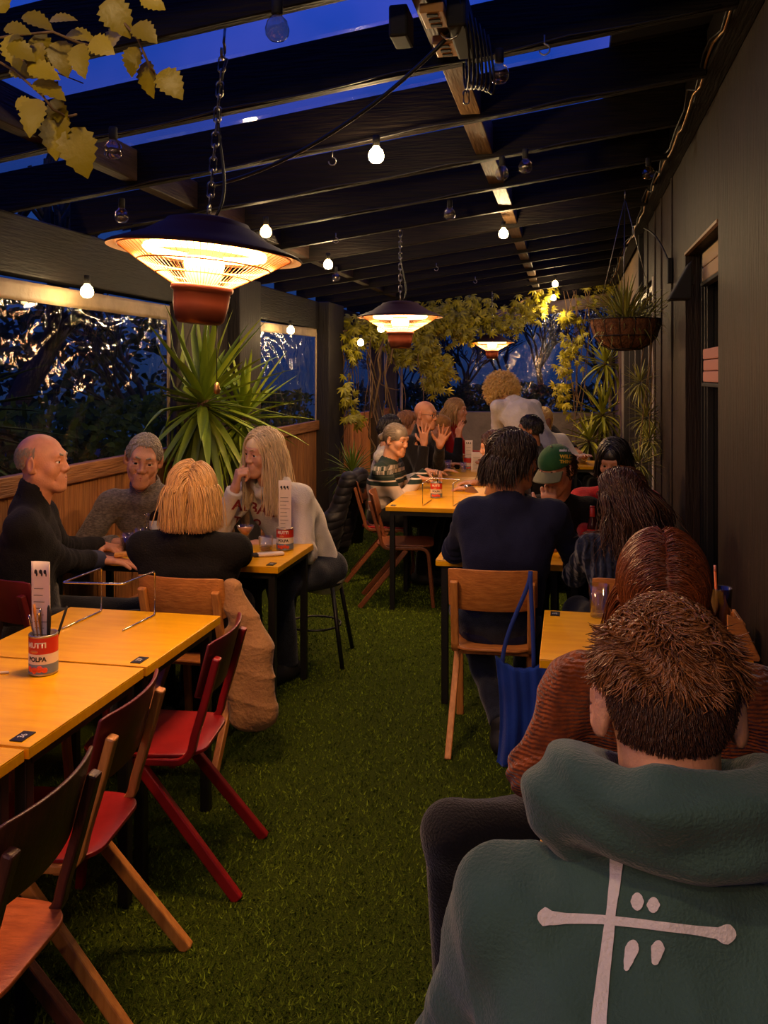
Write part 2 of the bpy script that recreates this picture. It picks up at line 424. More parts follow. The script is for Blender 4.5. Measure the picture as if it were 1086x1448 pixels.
# left wall: board fence, rail and clear vinyl windows above
w=MB(); y=YN
while y<YB:
    ww=.085+.04*random.random(); x=XL-.02-.006*random.random(); w.box((x,y+ww/2,.55),(.022,ww-.004,1.14)); y+=ww
w.box((XL-.06,(YN+YB)/2,.5),(.02,YB-YN,1.0))
struct(w.build('wall_left',M['fence']))
r=MB()
for y0,y1 in((YN,5.9),(7.2,9.35),(9.98,12.0),(12.4,YB)): r.box((XL-.01,(y0+y1)/2,1.15),(.06,y1-y0,.1))
for y0,y1 in((YN,5.9),(7.2,9.35),(9.98,12.0)): r.box((XL-.01,(y0+y1)/2,.25),(.05,y1-y0,.09))
struct(r.build('trim_3',M['rail'],bevel=.006))
def post(y0,y1,d,m,z1=2.5,x=None):
    return struct(MB().box((XL-.03+d/2,(y0+y1)/2,z1/2),(d,y1-y0,z1)).build('timber_post',m,bevel=.008))
post(5.72,6.28,.06,M['postg']); post(6.3,6.72,.035,M['postd']); post(6.74,7.24,.13,M['postd']); post(9.33,9.98,.16,M['postd']); post(12.02,12.16,.12,M['postg']); post(12.2,12.55,.1,M['postd'])
post(13.2,13.35,.14,M['postg'])
struct(MB().box((XL-.04,(YN+YB)/2,2.35),(.12,YB-YN,.3)).build('trim_4',M['darky'],bevel=.01))
def vinyl(name,pts,hemw,nu,nv,amp,seed,fan=None):
    """pts: bottom-left, bottom-right, top-right, top-left corners of a hanging clear sheet"""
    a,b,c,d=[V(p) for p in pts]; nrm=(b-a).cross(d-a).normalized()
    rr=random.Random(seed); ph=[(rr.uniform(4,14),rr.uniform(-10,10),rr.uniform(0,6)) for _ in range(7)]
    def fn(u,v):
        p=(a*(1-u)+b*u)*(1-v)+(d*(1-u)+c*u)*v
        w=sum(math.sin(f*u*3+g*v+h) for f,g,h in ph)/7
        if fan:
            du,dv=(fan[0]-u)*fan[2],fan[1]-v; ang=math.atan2(dv,du); rad=math.hypot(du,dv); w+=1.6*math.sin(ang*34+2*math.sin(rad*7))*math.exp(-rad*.8)*min(1,rad*3)
        e=min(u,1-u,v,1-v); return p+nrm*amp*w*min(1,e*8)
    o=struct(MB().grid(fn,nu,nv).build(name,M['sheet']))
    h=MB(); L=(b-a).length; hv=hemw/(d-a).length; hu=.045/L
    def strip(u0,u1,v0,v1,nn,mm): 
        def g(u,v):
            p=fn(u0+(u1-u0)*u,v0+(v1-v0)*v); return p+nrm*(.006+.004*math.sin(u*nn*2.1)*math.sin(v*3+u*nn))
        h.grid(g,nn,mm)
    strip(0,1,1-hv,1,90,4); strip(1-hu,1,0,1-hv*.5,2,30); strip(0,hu,0,1-hv*.5,2,30)
    h.build('hem',M['hem'],o,solid=.004); return o
vinyl('window_2',[(XL,YN,1.19),(XL,5.66,1.19),(XL,5.66,2.175),(XL,YN,2.165)],.10,220,40,.012,3,fan=(1.0,1.0,7))
vinyl('window_3',[(XL,7.29,1.19),(XL,9.27,1.19),(XL,9.27,2.2),(XL,7.29,2.17)],.085,90,30,.012,5,fan=(0,1,2))
vinyl('window_4',[(XL,10.02,1.19),(XL,11.95,1.19),(XL,11.95,2.3),(XL,10.02,2.3)],.05,60,24,.01,7)
vinyl('window_5',[(XL+.05,YB,1.12),(XR-.02,YB,1.12),(XR-.02,YB,2.98),(XL+.05,YB,2.52)],.17,90,40,.014,9)
# back wall: low rendered wall
struct(MB().box(((XL+XR)/2,YB+.08,.56),(XR-XL+.3,.14,1.12)).build('wall_back',M['conc'],bevel=.01))
# roof: rafters across, two lines of blocking, ledger on the right, clear sheets on top
k=0; y=1.01-.715
RY=[]
while y<YB+.1:
    RY.append(y); y+=.715
for y in RY:
    x0,x1=XL-.1,XR-.09; m=MB()
    m.add([(x,yy,roofz(x)+zz) for x in(x0,x1) for yy in(y,y+.045) for zz in(0,.2)],[(0,1,3,2),(4,6,7,5),(0,4,5,1),(2,3,7,6),(0,2,6,4),(1,5,7,3)])
    struct(m.build('rafter',M['dark'],bevel=.004,seg=1))
for i,(y0,y1) in enumerate(zip([YN]+RY,RY)):
    for X,ww in((-.43,.09),(-2.05,.07)):
        y0b=y0+.045; m=MB()
        m.bar((X+.004*(i%3),y0b,roofz(X)+.105),(X+.004*(i%3),y1,roofz(X)+.105),ww,.15)
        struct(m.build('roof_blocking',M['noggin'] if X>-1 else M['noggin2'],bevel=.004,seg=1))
struct(MB().box((XR-.045,(YN+YB)/2,3.05),(.09,YB-YN,.17)).build('trim_5',M['darky'],bevel=.006))
m=MB(); x1=.17
m.add([(XL-.3,YN,roofz(XL-.3)+.215),(x1,YN,roofz(x1)+.215),(x1,YB+.2,roofz(x1)+.215),(XL-.3,YB+.2,roofz(XL-.3)+.215)],[(0,1,2,3)])
struct(m.build('ceiling',M['roofs']))
m=MB(); m.bar((x1,(YN+YB)/2,roofz(x1)+.225),(XR+.2,(YN+YB)/2,roofz(XR+.2)+.225),YB-YN+.4,.02)
struct(m.build('roof_flashing',M['roofd']))
for i,y in enumerate(RY[:-1]):      # thin battens over the clear sheets, between the rafters
    m=MB()
    for dy in(.27,.47):
        m.bar((XL-.3,y+dy,roofz(XL-.3)+.235),(x1,y+dy,roofz(x1)+.235),.008,.012)
    struct(m.build('roof_batten',M['roofd']))
# ------------------------------------------------------------------ furniture
M.update(
 top=mat('yellow_birch',srgb(240,178,10),rough=.3,bump=.05,bscale=20,stretch=(1,6,1),col2=srgb(228,160,6),cscale=5,spec=.35,coat=.1),
 edge=mat('birch_edge',srgb(214,148,52),rough=.45,col2=srgb(186,118,40),cscale=30,stretch=(1,1,12)),
 oak=mat('oak',srgb(196,128,62),rough=.42,bump=.15,bscale=18,stretch=(2,12,12),col2=srgb(168,102,46),cscale=7),
 oakz=mat('oak_upright',srgb(204,138,70),rough=.42,bump=.12,bscale=18,stretch=(12,8,1),col2=srgb(180,114,54),cscale=7),
 walnut=mat('brown_ply',srgb(134,76,40),rough=.38,bump=.12,bscale=18,stretch=(2,12,12),col2=srgb(108,58,30),cscale=7),
 tan=mat('tan_ply',srgb(190,96,48),rough=.4,bump=.12,bscale=18,stretch=(9,2,9),col2=srgb(164,78,36),cscale=7),
 dkbrown=mat('dark_brown_ply',srgb(78,40,28),rough=.4,bump=.12,bscale=18,stretch=(12,8,1),col2=srgb(58,30,22),cscale=7),
 red=mat('red_lacquer',srgb(150,20,26),rough=.38,bump=.08,bscale=14,col2=srgb(128,16,22),cscale=7),
 dkred=mat('dark_red_ply',srgb(104,26,26),rough=.4,bump=.08,bscale=14,col2=srgb(86,20,22),cscale=7),
)
def rrect(w,d,r,n=5,taper=0):
    out=[]
    for cx,cy,a0 in((w/2-r,d/2-r,0),(-w/2+r,d/2-r,PI/2),(-w/2+r,-d/2+r,PI),(w/2-r,-d/2+r,1.5*PI)):
        for i in range(n+1):
            a=a0+PI/2*i/n; x,y=cx+r*math.cos(a),cy+r*math.sin(a); out.append((x*(1-taper*(.5-y/d)),y))
    return out
def chair(name,label,loc,rz,fm,sm,bm,lm=None,group=None):
    """stacking school chair facing local +y: two bent side frames, straight slanting rear legs, plywood seat and back"""
    root=empty(name,loc,rz,label,'chair',group); lm=lm or fm
    sec=[(-.013,-.018),(.013,-.018),(.013,.018),(-.013,.018)]
    for sx in(-1,1):
        x=.172*sx
        path=[V((x,.225,0)),V((x,.205,.2)),V((x,.192,.36))]+arc((x,.132,.375),.058,0,PI/2,5)+[V((x,.0,.432)),V((x,-.1,.432))]+[V((x,-.1,.49))+V((0,-.058*math.sin(a),-.058*math.cos(a))) for a in[PI/10*i for i in range(1,5)]]+[V((x,-.166,.52)),V((x,-.2,.63)),V((x,-.24,.775))]
        m=MB().sweep(path,sec,up=(sx,0,0) if False else (1,0,0),smooth=False)
        m.build('side_frame',fm,root,bevel=.006)
        m=MB(); m.bar((x-.004*sx,.03,.42),(x+.022*sx,-.315,.0),.03,.036,up=(0,1,0)); m.build('leg',lm,root,bevel=.005)
    MB().box((0,-.085,.425),(.33,.022,.045)).build('rear_rail',lm,root,bevel=.004)
    MB().box((0,.1,.425),(.33,.022,.04)).build('front_rail',lm,root,bevel=.004)
    poly=rrect(.40,.42,.09,6,.1); s=MB(); nn=len(poly); vs=[];fs=[]
    for z in(.446,.459):
        for k in(1,.75,.4): vs+=[(x*k,.02+y*k,z-.012*(1-k)**1.2+(.012 if False else 0)-.02*max(0,(y*k-.12))) for x,y in poly]
        vs.append((0,.02,z-.012))
    for L0,flip in((0,True),(3*nn+1,False)):
        for r in range(2):
            for i in range(nn):
                j=(i+1)%nn; q=(L0+r*nn+i,L0+r*nn+j,L0+(r+1)*nn+j,L0+(r+1)*nn+i); fs.append(q[::-1] if flip else q)
        for i in range(nn):
            j=(i+1)%nn; q=(L0+2*nn+i,L0+2*nn+j,L0+3*nn); fs.append(q[::-1] if flip else q)
    o=3*nn+1
    for i in range(nn): j=(i+1)%nn; fs.append((i,j,o+j,o+i))
    s.add(vs,fs,True).build('seat',sm,root,bevel=.003)
    b=MB(); n=14; vs=[];fs=[]
    for i in range(n+1):
        u=-1+2*i/n; x=.2*u; cur=.036*(u*u)-.022
        top=.83-.05*max(0,abs(u)-.85)**2*30*.15; bot=.632+.02*abs(u)**6
        for th in(0,.011):
            for z in(bot,top):
                yb=-.205-(z-.63)*.26
                vs.append((x,yb+cur+th+.018,z))
    for i in range(n):
        a=i*4;c=(i+1)*4
        fs+=[(a,c,c+1,a+1),(a+2,a+3,c+3,c+2),(a+1,c+1,c+3,a+3),(a,a+2,c+2,c)]
    fs+=[(0,1,3,2),(n*4,n*4+2,n*4+3,n*4+1)]
    b.add(vs,fs,True).build('backrest',bm,root,bevel=.004)
    return root
PLATE=mat('plate_black',srgb(20,20,22),rough=.4); WHITE=mat('print_white',srgb(225,220,212),rough=.6)
def table(x0,y0,x1,y1,label,group,z=.75,plate=None,legs=True):
    """square café table; (x0,y0)-(x1,y1) is its top"""
    cx,cy=(x0+x1)/2,(y0+y1)/2; w,d=x1-x0,y1-y0
    root=empty('cafe_table',(cx,cy,0),0,label,'table',group)
    MB().box((0,0,z-.002),(w-.004,d-.004,.004)).box((0,0,z-.018),(w-.004,d-.004,.028)).build('tabletop',M['top'],root,bevel=.002)
    r=MB(); t=.036
    for s in(-1,1):
        r.box((s*(w/2-.04),0,z-.05),(.03,d-.1,.03)); r.box((0,s*(d/2-.04),z-.05),(w-.1,.03,.03))
    r.build('frame',M['black'],root)
    for sx in(-1,1):
        for sy in(-1,1): MB().box((sx*(w/2-.045),sy*(d/2-.045),(z-.034)/2),(t,t,z-.034)).build('leg',M['black'],root,bevel=.004)
    if plate:
        px,py,txt=plate; p=MB().box((px-cx,py-cy,z+.0015),(.036,.062,.003)).build('number_plate',PLATE,root)
        me=text_mesh(txt,.026); me.transform(Matrix.Translation((px-cx,py-cy,z+.0034))@Matrix.Rotation(PI/2,4,'Z'))
        link_mesh('plate_number',me,WHITE,p)
    return root
G1='square yellow tables joined along the left of the aisle'
XA0,XA1=-2.0,-1.343
table(XA0,2.655,XA1,3.28,'yellow table carrying the wire frame, farthest of the near left row',G1,plate=(XA1-.055,2.71,'37'))
table(XA0+.0,2.02,XA1-.004,2.645,'yellow table carrying the red tomato can, in the near left row',G1,plate=(XA1-.06,2.075,'36'))
table(XA0+.0,1.385,XA1-.008,2.01,'yellow table at the near end of the left row, cut by the picture edge',G1)
table(-2.04,4.16,-1.405,4.785,'yellow table with menu can and dessert glass in front of the hooded woman','tables of the four friends on the left',plate=(-1.46,4.22,'30'))
table(-2.68,4.16,-2.05,4.785,'yellow table against the fence with cola bottle and dark drinks','tables of the four friends on the left')
ML0=-1.30
for i,nm in enumerate(['yellow table nearest on the long central run, with wire frame at its front','second yellow table of the long run, beside the patterned sweater','third yellow table of the long run, with menus and cans on it','fourth yellow table of the long run, by the man raising his hands','fifth yellow table of the long run, by the red shirted man','farthest yellow table at the end of the long run']):
    table(ML0,6.24+.64*i,ML0+.66,6.24+.64*i+.632,nm,'yellow tables of the long central run',plate=((ML0+.05,6.30,'41') if i==0 else None))
table(-.675,4.5,-.03,5.13,'yellow table in front of the man in the navy sweater','right tables behind the seated couple',plate=(-.62,4.545,'52'))
table(-.02,4.5,.62,5.13,'yellow table holding the beer glass, in front of the wavy haired woman','right tables behind the seated couple')
table(-.10,3.0,.60,3.63,'empty yellow table by the dark wall behind the rust cardigan','near right tables',plate=(-.055,3.575,'51'))
table(.02,9.4,.62,10.05,'yellow table by the folding door under the strappy leaved plant','far right tables')
table(-.06,1.36,.57,1.99,'yellow table between the hooded man and the rust cardigan woman','near right tables')
G2='bentwood stacking chairs'
chair('stacking_chair','dark brown chair with tan seat, nearest at lower left',(-1.31,1.69,0),PI/2+.06,M['dkbrown'],M['tan'],M['dkbrown'],group=G2)
chair('stacking_chair','oak framed chair with dark red seat and back, between brown and red chairs',(-1.40,2.22,0),PI/2+.1,M['oakz'],M['red'],M['dkred'],group=G2)
chair('stacking_chair','all red chair pulled out at the left row of tables',(-1.385,2.86,0),PI/2+.12,M['red'],M['red'],M['dkred'],group=G2)
chair('stacking_chair','oak chair under the blonde woman in black, with beige jacket on it',(-1.64,3.78,0),-.03,M['oakz'],M['oak'],M['oak'],group=G2)
chair('stacking_chair','dark red chair under the bald man in black fleece',(-2.33,3.60,0),-.35,M['dkred'],M['dkred'],M['dkred'],group=G2)
chair('stacking_chair','brown wooden chair standing empty at the long central table',(-1.22,6.52,0),-PI/2+.16,M['walnut'],M['walnut'],M['walnut'],group=G2)
chair('stacking_chair','brown chair with red seat under the patterned sweater',(-1.50,7.25,0),-PI/2+.1,M['walnut'],M['red'],M['walnut'],group=G2)
chair('stacking_chair','oak chair with blue tote bag under the man in navy',(-.35,4.2,0),0.06,M['oakz'],M['oak'],M['oak'],group=G2)
chair('stacking_chair','oak chair under the wavy haired woman, back just showing',(.27,4.15,0),.12,M['oakz'],M['oak'],M['oak'],group=G2)
chair('stacking_chair','oak chair under the man in the green hoodie',(.18,.95,0),.04,M['oakz'],M['oak'],M['oak'],group=G2)
chair('stacking_chair','oak chair behind the woman in the rust cardigan',(.26,2.38,0),PI,M['oakz'],M['oak'],M['oak'],group=G2)
chair('stacking_chair','dark brown chair across the near left table, only its legs showing',(-2.1,2.25,0),-PI/2,M['oakz'],M['dkbrown'],M['dkbrown'],group=G2)
chair('stacking_chair','dark brown chair across the left row, nearer the bald man',(-2.12,2.95,0),-PI/2,M['oakz'],M['dkbrown'],M['dkbrown'],group=G2)
# black metal stool chair under the hooded woman
st=empty('metal_stool',(-1.50,5.12,0),PI+.1,'black metal stool under the woman in the pale hoodie','stool')
MB().lathe([(0,.452),(.17,.452),(.18,.462),(.17,.47),(0,.47)],n=28).build('seat',M['blackm'],st)
for sx,sy in((1,1),(1,-1),(-1,1),(-1,-1)): MB().tube([(.13*sx,.13*sy,.455),(.2*sx,.2*sy,0)],.013,8).build('leg',M['black'],st)
MB().lathe([(.155,.2),(.163,.2),(.163,.21),(.155,.21),(.155,.2)],n=24).build('foot_ring',M['black'],st)
# ------------------------------------------------------------------ heaters, bulbs, cables
M.update(
 shade=mat('heater_shade',srgb(50,27,20),rough=.6,spec=.12),
 reflector=mat('heater_reflector',srgb(235,215,190),rough=.5,metal=.6),
 grille=mat('heater_grille',srgb(200,140,90),rough=.35,metal=.8),
 bowl=mat('heater_bowl',srgb(96,46,34),rough=.35,metal=.4),
 glow=emis('heater_element',(1,.38,.10),26),
 bulb_lit=emis('bulb_lit',(1,.66,.28),45), bulb_amber=emis('bulb_amber',(1,.5,.14),14),
 bulb_off=clear_mat('bulb_glass',(.8,.72,.6),gloss=.12,rough=.05),
 cable=mat('black_cable',srgb(18,17,17),rough=.5),
 brass=mat('warm_metal',srgb(170,130,80),rough=.35,metal=.9),
)
WARM=(1,.69,.35)
def light(name,loc,power,size,color,kind='POINT',spot=None):
    l=bpy.data.lights.new(name,kind); l.energy=power; l.color=color
    if kind=='AREA': l.shape='DISK'; l.size=size
    else: l.shadow_soft_size=size
    if kind=='SPOT': l.spot_size=spot; l.spot_blend=.6
    o=bpy.data.objects.new(name,l); COL.objects.link(o); o.location=loc; return o
def chain(m,a,b,link=.05,r=.0035,w=.011):
    a,b=V(a),V(b); d=b-a; n=max(2,int(d.length/(link*.8))); u=d.normalized(); x=u.cross(V((0,1,0))).normalized(); y=u.cross(x)
    for i in range(n):
        c=a+d*((i+.5)/n); s=x if i%2 else y; hl=d.length/n*.62
        path=[c+s*(w*math.cos(t))+u*((hl-w)*(1 if math.sin(t)>0 else -1)+w*math.sin(t)) for t in[2*PI*j/14+.01 for j in range(14)]]
        m.tube(path,r,5,closed=True)
def heater(loc,D,label,power,hook_z,tilt=0):
    s=D/.62; root=empty('patio_heater',loc,0,label,'heater','hanging patio heaters'); root.scale=(s,s,s); root.rotation_euler=(0,math.radians(tilt),PSI)
    # local origin at the rim plane's centre; shade above, grille and bowl beneath
    MB().lathe([(.31,.0),(.312,.006),(.30,.014),(.26,.03),(.2,.055),(.155,.085),(.14,.092),(.13,.105),(.08,.118),(0,.122)],n=56).build('shade',M['shade'],root)
    MB().lathe([(.309,.0),(.25,.022),(.19,.045),(.15,.06),(.04,.068),(0,.068)],n=56).build('reflector',M['reflector'],root)
    g=MB()
    for i in range(84):
        a=2*PI*i/84; c,q=math.cos(a),math.sin(a)
        g.tube([(.275*c,.275*q,.006),(.21*c,.21*q,-.035),(.09*c,.09*q,-.105)],.0011,4,cap=False)
    for r,z in((.275,.006),(.21,-.035),(.15,-.07)): g.lathe([(r-.002,z-.002),(r+.002,z-.002),(r+.002,z+.002),(r-.002,z+.002),(r-.002,z-.002)],n=56)
    g.build('grille',M['grille'],root)
    e=MB().lathe([(.185+.013*math.cos(t),.008+.013*math.sin(t)) for t in[2*PI*k/8 for k in range(9)]],n=48)
    e.build('heating_element',M['glow'],root)
    MB().lathe([(.04,.068),(.05,.02),(.065,-.03),(.06,-.06),(.045,-.1)],n=24).build('core',M['reflector'],root)
    MB().lathe([(0,-.1),(.096,-.1),(.1,-.106),(.098,-.116),(.09,-.122),(.088,-.16),(.078,-.21),(.066,-.222),(0,-.222)],n=40).build('lamp_bowl',M['bowl'],root)
    m=MB(); chain(m,(0,0,.15),(0,0,(hook_z-loc[2])/s)); m.tube([(.0,.0,.12)]+[V((0,.02*math.sin(t),.14+.02*-math.cos(t))) for t in[PI/6*k for k in range(1,12)]]+[V((0,0,.12))],.004,6); m.build('chain',M['steel'],root)
    m=MB(); zt=(hook_z-loc[2])/s; m.tube([V((0,0,zt+.1)),V((0,0,zt+.05))]+[V((0,.024-.024*math.cos(t) if False else .026*math.sin(t),zt+.024+.026*math.cos(t))) for t in[PI/8*k for k in range(0,13)]],.005,6); m.build('hook',M['steel'],root)
    m=MB(); m.tube(bez((.02,0,.12),(.09,.02,.25),(-.05,.02,.4),(.015,0,zt),14),.005,6); m.build('power_cord',M['cable'],root)
    q=light('heater_side_light',(0,0,0),power*.75,.15,(1,.58,.27)); q.parent=root; q.location=(0,0,-.045)
    l=light('heater_light',(loc[0],loc[1],loc[2]-.02*s),power*.68,.42*s,(1,.54,.22),'AREA'); l.parent=root; l.location=(0,0,-.01)
    return root
heater((-1.145,2.662,2.085),.62,'large hanging heater with glowing ring, nearest to the camera',48,2.72,5)
heater((-1.16,6.09,2.10),.60,'middle hanging heater in front of the ivy',58,2.71)
heater((-.97,11.4,2.11),.57,'smallest hanging heater, far back above the curly haired woman',60,2.73)
heater((-.8,-.9,2.14),.62,'hanging heater behind the viewer, above the near end of the aisle',52,2.76)
def roof_point(px,py,drop):
    lo,hi=1,16
    for _ in range(50):
        d=(lo+hi)/2; p=W(px,py,d)
        if p.z<roofz(p.x)-drop: lo=d
        else: hi=d
    return p
LIT=[(532,216,1,'lit bulb on the pale rafter, above the aisle'),(464,372,1,'lit bulb just right of the big heater'),(712,328,1,'lit bulb under the central roof beam'),(785,400,1,'upper of two lit bulbs at the far right'),(783,420,1,'lower of two lit bulbs at the far right'),(123,409,1,'lit bulb against the pale hem of the left window'),(411,465,1,'lit bulb over the narrow left window'),(539,463,1,'lit bulb beside the middle heater'),(510,483,1,'small lit bulb among the ivy'),(376,325,2,'half glowing amber bulb beside the big heater')]
OFF=[(636,300,'unlit clear bulb on a rafter above the middle aisle'),(917,242,'unlit bulb hanging by the dark right wall'),(743,232,'empty bulb socket on a rafter right of the beam'),(710,242,'unlit bulb tucked beside the central beam'),(392,35,'black spotlight bulb on the nearest rafter'),(160,208,'unlit bulb left of the heater chain'),(85,365,'unlit bulb under the left rafters'),(475,390,'unlit bulb right of the large heater'),(172,604/2,'unlit socket above the large heater'),(706,100,'unlit bulb by the sockets on the beam')]
BULB_AT=[]
def bulb(p,label,mode,r=.032,pw=20):
    root=empty('string_bulb',p,0,label,'light bulb','festoon bulbs under the roof')
    MB().lathe([(0,.075),(.014,.075),(.016,.07),(.016,.03),(.013,.028),(0,.028)],n=14).build('socket',M['blackm'],root)
    MB().lathe([(.012,.03),(.016,.022),(.029,.008),(r*1.08,-.012),(r*1.0,-.029),(r*.66,-.042),(0,-.047)],n=20).build('globe',M[{0:'bulb_off',1:'bulb_lit',2:'bulb_amber'}[mode]],root)
    if mode:
        if mode==2: pass
        l=light('bulb_light',(0,0,-.06),(pw if mode==1 else 6),.035,WARM); l.parent=root
    BULB_AT.append(p); return root
FIX={123:-2.52,411:-2.5,510:-2.2,539:-1.75}
for px,py,mode,lb in LIT: bulb(WX(px,py,FIX[px]) if px in FIX else roof_point(px,py,.09),lb,mode,pw=(5 if px in FIX else 20))
for px,py,lb in OFF: bulb(roof_point(px,py,.085),lb,0)
for i,(x,y) in enumerate(((-.5,.3),(-1.9,-.2),(.3,-.9))):
    bulb(V((x,y,roofz(x)-.09)),['bulb of the string over the near aisle','bulb of the string over the near left','bulb of the string by the near right wall'][i],1)
# ------------------------------------------------------------------ people
def skinm(n,c): return mat(n,srgb(*c),rough=.5,bump=.12,bscale=140,spec=.4,sss=.15,col2=srgb(*[int(q*.93) for q in c]),cscale=30)
SKIN=dict(fair=skinm('skin_fair',(214,156,124)),ruddy=skinm('skin_ruddy',(214,146,106)),warm=skinm('skin_warm',(206,146,110)),tan=skinm('skin_tan',(170,112,80)))
LIP=mat('lip',srgb(168,88,74),rough=.45); EYEW=mat('eye_white',srgb(225,218,210),rough=.2); IRIS=mat('iris',srgb(38,30,26),rough=.15)
def cloth(n,c,bump=.35,bs=120,c2=None,cs=40,sheen=.25,rough=.9,**k): return mat(n,srgb(*c),rough=rough,bump=bump,bscale=bs,col2=srgb(*(c2 or [int(q*.85) for q in c])),cscale=cs,sheen=sheen,spec=.2,**k)
HAIRM={}
def hairm(n,c,var=.35):
    return mat('hair_'+n,srgb(*c),rough=.38,island=var,spec=.5)
def rotm(yaw,pitch,roll,th):
    """head frame: columns = person's right, forward, up; yaw>0 turns to the person's left, pitch>0 looks down, roll>0 tips to the right"""
    B=Matrix.Rotation(th-PI/2,3,'Z')@Matrix.Rotation(yaw,3,'Z')@Matrix.Rotation(-pitch,3,'X')@Matrix.Rotation(roll,3,'Y')
    return B
def ik(a,b,l1,l2,hint):
    d=b-a; L=min(d.length,(l1+l2)*.999); L=max(L,abs(l1-l2)+.01); u=d.normalized(); b=a+u*L
    x=(l1*l1-l2*l2+L*L)/(2*L); y=math.sqrt(max(l1*l1-x*x,0)); h=hint-u*hint.dot(u); h.normalize()
    return a+u*x+h*y,b
def add_hand(f,w,d,n,side,curl,s=1,spread=.1,thumb=.5,grow=0):
    d=V(d).normalized(); n=V(n); n=(n-d*n.dot(d)).normalized(); lat=d.cross(n)*side
    offs=(.031,.0105,-.0105,-.029); lens=((.042,.026,.021),(.047,.03,.022),(.043,.027,.021),(.033,.021,.018))
    if not isinstance(curl,(list,tuple)): curl=[curl]*4
    for i in range(4):
        k=w+d*(.088-.006*abs(i-1.2))*s+lat*offs[i]*s
        f.rc(w+lat*offs[i]*.55*s+d*.008*s,k,(.0155+grow)*s,(.0115+grow)*s,k=.014)
        ang=0; p=k; sp=spread*(1.5-i)/1.5
        for j,L in enumerate(lens[i]):
            ang+=curl[i]*(1.0,1.1,.7)[j]
            dd=(d*math.cos(ang)+n*math.sin(ang)+lat*sp*max(0,math.cos(ang))).normalized(); q=p+dd*L*s
            f.rc(p,q,(.0098-.0009*j+grow)*s,(.009-.0009*j+grow)*s,k=.005); p=q
    p=w+d*.022*s+lat*.024*s; f.rc(w+lat*.01*s,p+n*.008*s,.017*s,.016*s,k=.015)
    for j,L in enumerate((.046,.034,.027)):
        dd=(d*(.45+.35*j*thumb)+lat*(.85-.42*j*thumb)+n*(.25+.25*thumb*j)).normalized(); q=p+dd*L*s; f.rc(p,q,(.0145-.002*j)*s,(.0125-.002*j)*s,k=.008); p=q
def strand_sim(root_p,nrm,flow,L,k,g,c,R,rad,noise=.1,coll=(),wave=0,wfreq=6,up=.5,stiff=.0,lenvar=.15,helix=0,hturn=4,clump=None,stick=None,layer=.06,lenfac=None):
    """root_p,nrm,flow (n,3) world; returns (n,k,3)"""
    n=len(root_p); pos=root_p.copy(); dr=nrm*up+flow; dr/=np.linalg.norm(dr,axis=1,keepdims=True)+1e-9
    Ls=L*(1+RNG.uniform(-lenvar,lenvar,(n,1))); out=[pos.copy()]; gv=np.array([0,0,-1.0])
    per=RNG.normal(0,noise,(n,3)); lay=1+RNG.uniform(0,layer,(n,1))
    if lenfac is not None: Ls=Ls*lenfac[:,None]
    for i in range(k-1):
        st=Ls/(k-1); gi=g if np.isscalar(g) else g[i]
        d2=dr*(1-gi)+gv*gi+per*(.5 if i<2 else .25); d2/=np.linalg.norm(d2,axis=1,keepdims=True)+1e-9; pos=pos+d2*st
        q=((pos-c)@R)/rad; m=np.linalg.norm(q,axis=1,keepdims=True); ins=m<1.0
        pos=np.where(ins,c+((q/(m+1e-9))*rad)@R.T,pos)
        if stick is not None:
            q=((pos-c)@R)/rad; m=np.linalg.norm(q,axis=1,keepdims=True); on=(q[:,2:3]/(m+1e-9)>stick)&(m<1.5)
            pos=np.where(on,c+((q/(m+1e-9))*lay*rad)@R.T,pos)
        for a,b,r in coll:
            ab=b-a; t=np.clip(((pos-a)@ab)/(ab@ab),0,1)[:,None]; cc=a+t*ab; v=pos-cc; m=np.linalg.norm(v,axis=1,keepdims=True)
            pos=np.where(m<r,cc+v/(m+1e-9)*r,pos)
        dn=pos-out[-1]; dr=dn/(np.linalg.norm(dn,axis=1,keepdims=True)+1e-9); out.append(pos.copy())
    P=np.stack(out,1)
    if wave or helix:
        T=np.gradient(P,axis=1); T/=np.linalg.norm(T,axis=2,keepdims=True)+1e-9
        ref=np.array([.3,.5,.8]); x=np.cross(T,ref); x/=np.linalg.norm(x,axis=2,keepdims=True)+1e-9; y=np.cross(T,x)
        t=np.linspace(0,1,k)[None,:,None]; ph=RNG.uniform(0,2*PI,(n,1,1))
        if clump is not None: ph=np.sin(root_p@np.array([31.,17.,23.]))[:,None,None]*PI*clump
        if wave: P=P+x*wave*np.minimum(1,t*3)*np.sin(t*wfreq+ph)+y*wave*.6*np.minimum(1,t*3)*np.cos(t*wfreq*.9+ph)
        if helix: P=P+(x*np.cos(t*hturn*2*PI+ph)+y*np.sin(t*hturn*2*PI+ph))*helix*np.minimum(1,t*4)
    return P
def sphere_dirs(n,mask):
    out=[]
    tot=0
    while tot<n:
        u=RNG.normal(size=(n*2,3)); u/=np.linalg.norm(u,axis=1,keepdims=True); u=u[mask(u)]; out.append(u); tot+=len(u)
    return np.concatenate(out)[:n]
CR=np.array([.078,.098,.088]); CC=V((0,-.012,.034))
class Fig: pass
